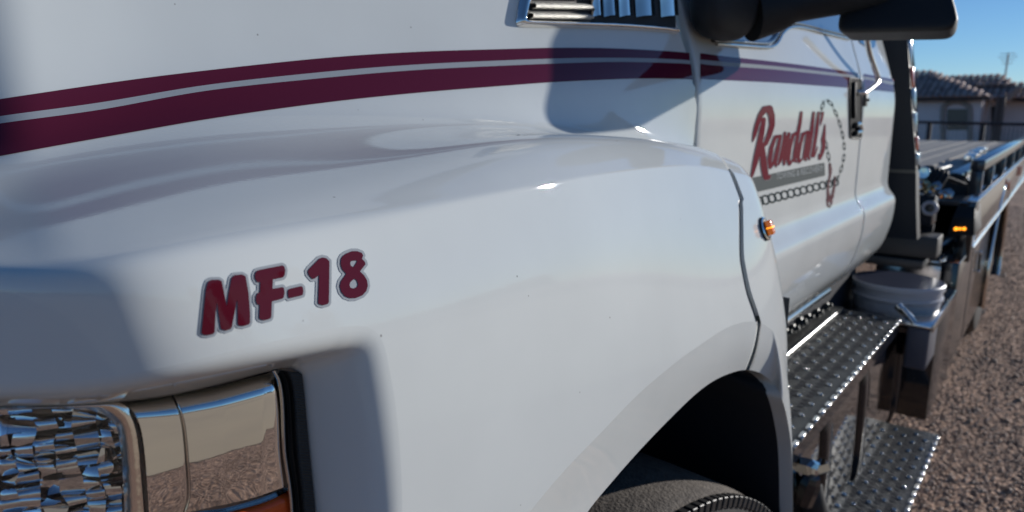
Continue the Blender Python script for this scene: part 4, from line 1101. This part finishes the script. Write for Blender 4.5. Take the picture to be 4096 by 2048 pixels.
# front cross member with the round lamp
zf = aty(3760, 800, .7)[2]
bf = atx(3720, 832, 3.30)
box('front_cross_member', 3.30, 3.42, .40, 2.6, bf[2] - .075, bf[2] + .048, DKPAINT, BED, .006)
box('front_skirt', 3.36, 3.40, .40, 2.6, bf[2] - .22, bf[2] - .076, VOID, BED)
box('lower_cross_beam', 3.22, 3.36, .36, 2.6, atx(3700, 1035, 3.22)[2], atx(3700, 948, 3.22)[2], mat('grimy_grey_steel', (.07, .068, .066), .5, .4), BED, .006)
box('lower_flange', 3.20, 3.36, .40, 2.6, atx(3700, 1082, 3.2)[2], atx(3700, 1046, 3.2)[2], MATS['grimy_grey_steel'], BED, .006)
lm = lathe('round_lamp', [(.030, -.01), (.031, .010), (.024, .016), (.018, .014), (.017, .008)], (3.298, bf[1], bf[2]), (-1, 0, 0), PLASTIC_W, BED, n=28)
lathe('lamp_glass', [(.0165, 0), (.0165, .009), (.010, .012), (.0001, .013)], (3.298, bf[1], bf[2]), (-1, 0, 0), STEEL, lm, n=20)
# valve bank, hoses and fittings on the cross member
BRASS = mat('brass', (.65, .50, .28), .22, 1.)
vr = random.Random(3)
box('valve_block', 3.34, 3.44, .66, .95, bf[2] + .050, bf[2] + .10, BLACK_GL, BED, .006)
for px, py, r in ((3698, 735, .018), (3712, 752, .022), (3730, 755, .017), (3745, 748, .02), (3762, 775, .018), (3790, 775, .022), (3676, 740, .02), (3712, 775, .014)):
    p = atx(px, py, 3.33)
    lathe('brass_fitting', [(r * .7, -.02), (r, -.01), (r, .01), (r * .6, .014), (r * .6, .028), (.0001, .03)], p, (-1, vr.uniform(-.5, .2), vr.uniform(0, .8)), BRASS if vr.random() < .4 else CHROME_DARK, BED, n=6, ang=30)
lathe('pressure_gauge', [(.028, -.015), (.028, .01), (.024, .016), (.022, .010), (.0001, .009)], atx(3692, 692, 3.36), (-1, -.2, .1), CHROME_DARK, BED, n=24)
for k in range(4):
    p0 = atx(3700 + 18 * k, 735 + 6 * k, 3.36); p1 = p0 + np.array([.25 + .1 * k, vr.uniform(-.1, .1), -.02])
    tube('hydraulic_hose', resample([p0, p0 + np.array([.05, -.02, .06]), p0 + np.array([.16, .03, .05]), p1], 20), .009, RUBBER, BED, n=8)
tube('winch_rope', resample([(3.5, .62, zD + .02), (3.8, .58, zD + .05), (4.3, .56, zD + .03), (5.0, .55, zD + .02)], 24), .012, STEEL, BED, n=8)
for px, py in ((3905, 617), (3925, 607), (3890, 632)):
    p = aty(px, py, .50); box('ratchet_buckle', p[0] - .10, p[0] + .12, p[1] - .03, p[1] + .04, p[2] - .04, p[2] + .03, STEEL_BR, BED, .012)
# corner lamp pod with three amber diodes
PX0 = XB - .075
c = [atx(3790, 940, PX0), atx(3898, 945, PX0), atx(3900, 873, PX0), atx(3812, 868, PX0)]
t_ = [atx(3842, 801, PX0 + .09), atx(3903, 806, PX0 + .09)]
bm = bmesh.new()
v_ = [bm.verts.new(p) for p in (c[0], c[1], c[2], c[3], t_[0], t_[1])]
bk = [bm.verts.new((PX0 + .30, p[1], p[2])) for p in (c[0], c[1], t_[1], t_[0])]
for q in ((v_[0], v_[1], v_[2], v_[3]), (v_[3], v_[2], v_[5], v_[4]), (v_[4], v_[5], bk[2], bk[3]), (v_[0], bk[0], bk[1], v_[1]), (v_[1], bk[1], bk[2], v_[5], v_[2]), (v_[0], v_[3], v_[4], bk[3], bk[0]), (bk[0], bk[3], bk[2], bk[1])): bm.faces.new(q)
bmesh.ops.bevel(bm, geom=bm.edges[:], offset=.006, segments=2, profile=.5, affect='EDGES')
pod = bm_obj('corner_lamp_pod', bm, BLACK_PL, BED); smooth_by_angle(pod)
for px, r in ((3824, .0078), (3840, .0058), (3857, .0072)):
    lathe('amber_diode', [(r, -.004), (r, .004), (r * .6, .007), (.0001, .008)], atx(px, 915, PX0), (-1, 0, 0), AMBER_LED, pod, n=16)
for px, y0, y1 in ((4028, 716, 752), (4039, 718, 752), (4075, 662, 696), (4085, 664, 694)):
    A, B = aty(px, y0, aB - .004), aty(px, y1, aB - .004)
    box('side_reflector', A[0] - .02, A[0] + .02, aB - .010, aB - .001, B[2], A[2], RED_ORANGE, BED, .003)
# toolbox below the bed
TB = bpy.data.objects.new('side_toolbox', None); COL.objects.link(TB); TB.location = Vector(tuple(OFF + np.array([3.6, .4, -.9]))); TB.parent = truck; TB.matrix_parent_inverse = parent_inv(truck)
aT = .30
q0 = aty(3835, 1048, aT); qb = aty(3830, 1430, aT)
xT, zTt, zTb = q0[0], q0[2], aty(3812, 1428, aT)[2]
print('toolbox', xT, zTt, zTb, 'bottom at far', aty(3920, 1200, aT))
xF = aty(3995, 1000, aT)[0]
box('toolbox_body', xT + .03, xT + 1.55, aT, .62, zTb, zTt - .01, BOXM, TB, .004)
box('toolbox_post', xT - .02, xT + .028, aT - .006, .36, zTb - .02, zTt - .002, BLACK_GL, TB, .006)
box('top_trim', xT - .01, xT + 1.55, aT - .008, aT + .018, zTt - .012, zTt, STEEL_BR, TB, .003)
box('top_trim', xT - .01, xT + 1.55, aT + .055, aT + .072, zTt - .012, zTt + .004, STEEL_BR, TB, .003)
box('top_tray', xT, xT + 1.5, aT + .020, .60, zTt - .03, zTt - .020, STEEL, TB)
box('toolbox_seam', xT + .62, xT + .628, aT - .002, aT + .001, zTb + .02, zTt - .02, VOID, TB)
hA, hB_ = aty(3921, 1010, aT - .01), aty(3913, 1085, aT - .01)
tube('latch_bar', [hA, hB_], .006, BLACK_GL, TB, n=8)
for p in (hA, hB_): lathe('latch_knob', [(.010, -.008), (.012, .002), (.008, .008), (.0001, .009)], p, (0, -1, 0), STEEL_BR, TB, n=14)
# rear wheel with its flap and bright trim
fx = xT + 1.75
RW = bpy.data.objects.new('rear_wheel', None); COL.objects.link(RW); RW.location = Vector(tuple(OFF + np.array([fx + .5, .4, -1.0]))); RW.parent = truck; RW.matrix_parent_inverse = parent_inv(truck)
lathe('tyre', [(.46, -.55), (.5, -.52), (.505, -.3), (.5, -.04), (.48, -.01), (.40, .0), (.30, -.02)], (fx + .5, .33, -1.0), (0, -1, 0), TYRE_SIDE, RW, n=72)
lathe('rim', [(.30, -.02), (.31, .0), (.28, .005), (.27, -.08), (.12, -.10), (.12, .02), (.0001, .03)], (fx + .5, .33, -1.0), (0, -1, 0), STEEL_BR, RW, n=48)
fd = []
for th in np.linspace(math.radians(200), math.radians(-20), 40):
    c_, s_ = math.cos(th), math.sin(th); fd.append([(fx + .5 + .60 * c_, aT - .012, -1.0 + .56 * s_), (fx + .5 + .60 * c_, .85, -1.0 + .56 * s_)])
grid('wheel_fender', np.array(fd), BLACK_GL, truck)
tube('fender_trim', [f[0] for f in fd], .012, CHROME, truck, n=10)
box('chassis_rail', 1.2, 10.3, 1.15, 1.25, -.75, -.5, VOID, truck)
box('chassis_rail', 1.2, 10.3, 2.05, 2.15, -.75, -.5, VOID, truck)
# grey bin with a bright tray, between the tank and the toolbox
b0 = aty(3640, 1296, .34); 
xb = 2.58; pA_, pB_ = atx(3628, 1305, xb), atx(3722, 1312, xb); pC = atx(3712, 1490, xb)
BN = box('battery_box', xb, xb + .20, pB_[1], pA_[1], pC[2], pA_[2], BIN_GREY, truck, .010, 3)
r1 = aty(3777, 1197, pB_[1]); 
box('battery_box_lid', xb - .004, xb + .42, pB_[1] - .004, pA_[1] + .08, pA_[2] + .001, pA_[2] + .014, STEEL_BR, BN, .004)
box('lid_edge', xb + .0, xb + .42, pB_[1] - .010, pB_[1] - .004, pA_[2] - .008, pA_[2] + .020, STEEL_BR, BN, .002)
box('side_cabinet', xb + .24, xT - .08, pB_[1] + .004, .55, zTb + .02, pA_[2] - .02, BLACK_GL, truck, .005)
lathe('lid_hinge', [(.014, -.03), (.014, .03), (.0001, .03)], atx(3617, 1250, xb - .02), (.3, 1, .8), STEEL_BR, BN, n=12)
lathe('lid_hinge', [(.010, -.03), (.010, .03), (.0001, .03)], atx(3632, 1262, xb - .03), (.2, 1, 1.0), CHROME_DARK, BN, n=12)

# ---- bucket standing behind the cab
bcx = atz(3592, 1120, -.60)
br = .152
bk_ = thing('bucket', tuple(OFF + bcx + np.array([0, 0, -.12])), 'round white plastic bucket with blue grey lid standing behind the cab', 'bucket')
lathe('bucket_body', [(br * .90, -.12), (br * .95, -.06), (br * .99, -.055), (br * .99, -.047), (br * .955, -.045), (br * .965, -.02), (br, -.018), (br, -.002), (br * .975, .002)], bcx, (0, 0, 1), PLASTIC_W, bk_, n=56)
lathe('bucket_lid', [(br * .97, .0025), (br * .95, -.004), (br * .90, -.008), (br * .55, -.008), (br * .52, -.003), (.0001, -.002)], bcx, (0, 0, 1), LID_BLUE, bk_, n=56)
box('bucket_shelf', bcx[0] - .2, bcx[0] + .5, .34, .75, bcx[2] - .14, bcx[2] - .121, BLACK_GL, truck)
#PART3
# ---- house beyond the lot
def W(p): return p
HOUSE = thing('house', tuple(OFF + atx(3800, 455, 48.0) * np.array([1, 1, 0]) + np.array([0, 0, -1.5])), 'single storey tan stucco house with brown tiled roof behind the flatbed', 'house')
STUCCO = mat('tan_stucco', (.80, .68, .66), .9, noise=(1.2, (.74, .62, .60), .3, .7), bump=(30, .3, .01))
TRIM = mat('stucco_trim', (.36, .29, .25), .9)
TILES = [mat('roof_tile_%s' % n, c, .8) for n, c in (('brown', (.50, .37, .32)), ('dark', (.40, .29, .26)), ('tan', (.60, .46, .40)))]
XH = 46.0
def hx(px, py, dx=0): return atx(px, py, XH + dx)
eL, eR = hx(3420, 392), hx(3962, 392)
box('wall', XH + .5, XH + 9, eR[1] + .4, eL[1], -1.5, eL[2], STUCCO, HOUSE)
box('wall', XH + 3.2, XH + 9, hx(4230, 400, 3)[1], eR[1] + .4, -1.5, eL[2] + .1, STUCCO, HOUSE)
p0, p1 = hx(3770, 415), hx(3882, 500)
arc = [(3772, 560), (3772, 440), (3784, 420), (3810, 408), (3842, 408), (3868, 420), (3880, 440), (3880, 560)]
o = tube('window_surround', [hx(*q, .45) for q in resample(arc, 30)], .13, TRIM, HOUSE, n=6)
w_ = mesh('window', [hx(3788, 436, .47), hx(3868, 436, .47), hx(3868, 520, .47), hx(3788, 520, .47)], [(0, 1, 2, 3)], mat('house_window', (.10, .09, .075), .25), HOUSE)
for px in (3994, 4012): 
    q = hx(px, 400, .4); box('porch_post', q[0], q[0] + .3, q[1] - .12, q[1] + .12, -1.5, eL[2] - .02, mat('post_brown_%d' % px, (.12, .09, .08), .8), HOUSE)
q = hx(3930, 455, .46); box('downpipe', q[0], q[0] + .05, hx(3958, 455, .46)[1], hx(3954, 455, .46)[1], -1.5, eL[2], TRIM, HOUSE)
door_ = hx(3960, 440, 3.1); mesh('doorway', [hx(3965, 425, 3.15), hx(3990, 425, 3.15), hx(3990, 600, 3.15), hx(3965, 600, 3.15)], [(0, 1, 2, 3)], mat('doorway_dark', (.04, .035, .035), .6), HOUSE)
# roofs: sloping planes carried by the house, clad in separate barrel tiles
UNDER = mat('roof_underlay', (.07, .05, .045), .9)
def roof(name, poly, under_dx=.0):
    pts = [atx(px, py, x) for px, py, x in poly]
    return mesh(name, pts, [tuple(range(len(pts)))], UNDER, HOUSE, smooth=False)
A_poly = [(3420, 396, XH), (3968, 396, XH), (3726, 299, XH + 4.6), (3420, 299, XH + 4.6)]
RA = roof('roof', A_poly)
RA2 = roof('roof', [(3968, 396, XH), (3726, 299, XH + 4.6), (3900, 330, XH + 8)])
B_poly = [(3700, 352, XH + 4.2), (4064, 356, XH + 4.2), (4006, 317, XH + 7.2), (3700, 312, XH + 7.2)]
RB = roof('roof', B_poly)
C_poly = [(3905, 398, XH + 2.2), (4240, 412, XH + 2.2), (4240, 352, XH + 5.2), (3905, 340, XH + 5.2)]
RC = roof('roof', C_poly)
tw, tl = .34, .42
def tile_mesh():
    V = []; n = 6
    for xi, (r, z) in ((0, (.165, .03)), (tl, (.14, .0))):
        for k in range(n + 1):
            th = math.pi * k / n; V.append((xi, r * math.cos(th), r * .62 * math.sin(th) + z))
    F = [(k, k + 1, n + 2 + k, n + 1 + k) for k in range(n)]
    F.append(tuple(range(n + 1)))
    return V, F
tV, tF = tile_mesh(); tmes = []
for m_ in TILES:
    me = bpy.data.meshes.new('roof_tile'); me.from_pydata(tV, [], tF); me.update(); me.polygons.foreach_set('use_smooth', [True] * len(me.polygons)); me.materials.append(m_); tmes.append(me)
def in_poly(poly2, x, y): return bool(pip(np.array(poly2), np.array([[x, y]]))[0])
tr = random.Random(5); NT = [0]
def clad(par, poly, lim):
    P = [atx(px, py, x) for px, py, x in poly]; O = P[0]
    e2 = np.array([0, -1., 0]); up = P[3] - P[0]; nrm = np.cross(e2, up); 
    nrm /= np.linalg.norm(nrm); nrm = nrm if nrm[2] > 0 else -nrm
    e1 = np.cross(nrm, e2); e1 = e1 if e1[2] > 0 else -e1
    Q = [((p - O) @ e1, (p - O) @ e2) for p in P]
    m1 = max(q[0] for q in Q); m2a, m2b = min(q[1] for q in Q), max(q[1] for q in Q)
    M = Matrix(((e1[0], -e2[0], nrm[0], 0), (e1[1], -e2[1], nrm[1], 0), (e1[2], -e2[2], nrm[2], 0), (0, 0, 0, 1)))
    if M.determinant() < 0: M = Matrix(((e1[0], e2[0], nrm[0], 0), (e1[1], e2[1], nrm[1], 0), (e1[2], e2[2], nrm[2], 0), (0, 0, 0, 1)))
    r = 0; y = -.05
    while y < m1 - .1:
        x = m2a + tw / 2
        while x < m2b:
            if in_poly(Q, y + .12, x):
                p = O + e1 * y + e2 * x + nrm * (.02 + tr.uniform(0, .02))
                px_ = proj(p)[0][0]
                if 3640 < px_ < 4120 and NT[0] < lim:
                    o = bpy.data.objects.new('roof_tile', tr.choice(tmes)); COL.objects.link(o); o.parent = par; o.matrix_parent_inverse = parent_inv(par)
                    MM = M.copy(); MM.translation = Vector(tuple(p + OFF)); o.matrix_basis = MM @ Matrix.Rotation(tr.uniform(-.03, .03), 4, 'Z'); NT[0] += 1
            x += tw
        y += tl * .86
def proj(P):
    P = np.atleast_2d(P); z = P @ Fv
    return np.stack([2048 + F_PX * (P @ Rv) / z, 1024 - F_PX * (P @ Uv) / z], 1)
clad(RA, A_poly, 9999); nA = NT[0]; clad(RB, B_poly, 9999); nB = NT[0] - nA; clad(RC, C_poly, 9999)
print('tiles', nA, nB, NT[0])
hipm = TILES[2]
for a_, b_ in (((3726, 298, XH + 4.6), (3966, 394, XH)), ((4006, 316, XH + 7.2), (4062, 354, XH + 4.2))):
    A, B = atx(*a_), atx(*b_); n_ = 9
    for k in range(n_):
        tube('ridge_tile', [A + (B - A) * (k / n_), A + (B - A) * ((k + .93) / n_)], [.12, .15], TILES[1], RA, n=6)
A, B = atx(4080, 352, XH + 2.0), atx(4022, 404, XH + 1.2)
for k in range(7): tube('ridge_tile', [A + (B - A) * (k / 7), A + (B - A) * ((k + .9) / 7)], [.13, .19], mat('hip_tile_pale_%d' % k, (.42, .30, .24), .8), RC, n=6)
for px, py, dx in ((3720, 303, 4.4), (3878, 328, 6.4)):
    q = atx(px, py, XH + dx); lathe('roof_vent', [(.10, -.4), (.10, .05), (.20, .06), (.16, .22), (.0001, .24)], q, (0, 0, 1), mat('vent_pale_%d' % px, (.45, .36, .32), .8), HOUSE, n=12)
box('fascia', XH - .02, XH + .06, eR[1], eL[1], eL[2] - .22, eL[2] - .02, UNDER, HOUSE)

# antenna mast behind the house
q0, q1 = atx(4021, 360, 58), atx(4034, 212, 58)
am = thing('antenna_mast', tuple(OFF + np.array([q0[0], q0[1], -1.5])), 'thin grey antenna mast rising behind the tiled roof', 'antenna')
q0 = np.array([q1[0], q1[1], -1.5])
tube('mast', [q0, q1], .055, mat('galvanised', (.33, .34, .35), .5, .5), am, n=8)
for k, (dz, hw_) in enumerate(((-.05, .42), (-.25, .55), (-.45, .40), (-.65, .28))):
    c = q1 + np.array([0, 0, dz]); tube('antenna_rod', [c + np.array([.2 * (k - 1), -hw_, 0]), c + np.array([.2 * (k - 1), hw_, 0])], .022, MATS['galvanised'], am, n=6)
tube('antenna_boom', [q1 + np.array([-.4, 0, -.3]), q1 + np.array([.5, 0, -.3])], .025, MATS['galvanised'], am, n=6)

# iron fence across the back of the lot
IRON = mat('dark_iron', (.035, .03, .035), .55, .3)
f0, f1 = atx(3560, 486, 25), atx(4260, 501, 22.5)
fn = thing('fence', tuple(OFF + f0 * np.array([1, 1, 0]) + np.array([0, 0, -1.5])), 'dark iron rail fence across the far side of the gravel lot', 'fence')
tube('rail', [f0, f1], .045, IRON, fn, n=6)
tube('rail', [f0 + np.array([0, 0, -.85]), f1 + np.array([0, 0, -.85])], .035, IRON, fn, n=6)
for t in (0, .272, .59, .93):
    p = f0 + (f1 - f0) * t; box('post', p[0] - .05, p[0] + .05, p[1] - .06, p[1] + .06, -1.5, p[2] + .03, IRON, fn)
d = f1 - f0; L = int(np.linalg.norm(d) / .11)
pm = bpy.data.meshes.new('picket'); bm = bmesh.new(); box_bm(bm, -.005, .005, -.006, .006, -1.40, 0); bm.to_mesh(pm); bm.free(); pm.materials.append(IRON)
for k in range(min(L, 290)):
    o = bpy.data.objects.new('picket', pm); COL.objects.link(o); o.location = Vector(tuple(f0 + d * (k / L) + OFF)); o.parent = fn; o.matrix_parent_inverse = parent_inv(fn)

# low hills and a few trees round the lot (they show in the paint and the chrome)
HILL = mat('desert_hill', (.22, .18, .13), .95, noise=(.05, (.13, .13, .08), .35, .65))
hr = np.random.RandomState(2)
def hills(name, az0, az1, R0, H0, seed):
    az = np.radians(np.linspace(az0, az1, 140)); r_ = np.random.RandomState(seed); h = np.zeros(140)
    for k in range(1, 9): h += np.sin(np.linspace(0, 6.28, 140) * k * .9 + r_.rand() * 6.28) / k ** .9
    h = (h - h.min()) / (h.max() - h.min()) * .75 + .25
    P = []
    for t, f_ in ((0, 0), (.3, .35), (.6, .8), (.8, 1.), (1.1, .6), (1.5, 0)):
        P.append([((R0 + 160 * t) * math.cos(a), (R0 + 160 * t) * math.sin(a), -.5 + H0 * hh * f_) for a, hh in zip(az, h)])
    grid(name, np.array(P), HILL, None, rel=False, kind='structure')
hills('hills', -175, -30, 330, 26, 4)
BARK = mat('bark', (.12, .09, .065), .9)
LEAF = mat('leaf', (.055, .075, .03), .7)
def tree(x, y, h, label, seed):
    t = thing('tree', (x, y, 0), label, 'tree', 'trees beside the dirt road'); r = random.Random(seed)
    bm = bmesh.new(); top = Vector((x, y, h * .55)); tube_bm(bm, [(x, y, 0), (x + .1, y, h * .25), (x, y + .1, h * .55)], [h * .035, h * .028, h * .015], 8)
    for k in range(5):
        a = r.uniform(0, 6.28); tube_bm(bm, [(x, y, h * r.uniform(.25, .45)), (x + math.cos(a) * h * .16, y + math.sin(a) * h * .16, h * .6), (x + math.cos(a) * h * .26, y + math.sin(a) * h * .26, h * r.uniform(.65, .8))], [h * .014, h * .009, h * .004], 6)
    bm_obj('trunk', bm, BARK, t, rel=False)
    V = []; F = []; cl = [(r.gauss(0, .17), r.gauss(0, .17), r.uniform(.42, .95), r.uniform(.08, .16)) for _ in range(26)]
    for k in range(5200):
        c = cl[k % 26]; d = Vector((r.gauss(0, 1), r.gauss(0, 1), r.gauss(0, .8))).normalized() * c[3] * r.random() ** .4
        p = Vector((x + (c[0] + d.x) * h, y + (c[1] + d.y) * h, (c[2] + d.z) * h)); s = h * .016 * r.uniform(.6, 1.4)
        u = Vector((r.gauss(0, 1), r.gauss(0, 1), r.gauss(0, 1))).normalized(); v = u.orthogonal().normalized(); b = len(V)
        V += [p + u * s, p + v * s * .6, p - u * s, p - v * s * .6]; F.append((b, b + 1, b + 2, b + 3))
    mesh('crown', V, F, LEAF, t, smooth=False, rel=False, kind='stuff')
TREE_L = ['leafy green tree beyond the dirt road, level with the flatbed', 'tall leafy tree beyond the dirt road, second from the flatbed end', 'short leafy tree beyond the dirt road, third from the flatbed end', 'low leafy tree beyond the dirt road, near the truck\'s nose', 'tallest leafy tree beyond the dirt road, far behind the truck', 'lone leafy tree beyond the dirt road, far ahead of the truck']
for k, (x, y, h) in enumerate(((22, -62, 8), (34, -70, 10), (47, -64, 7), (-14, -66, 7), (64, -80, 11), (-40, -70, 9))):
    tree(x, y, h, TREE_L[k], 20 + k)
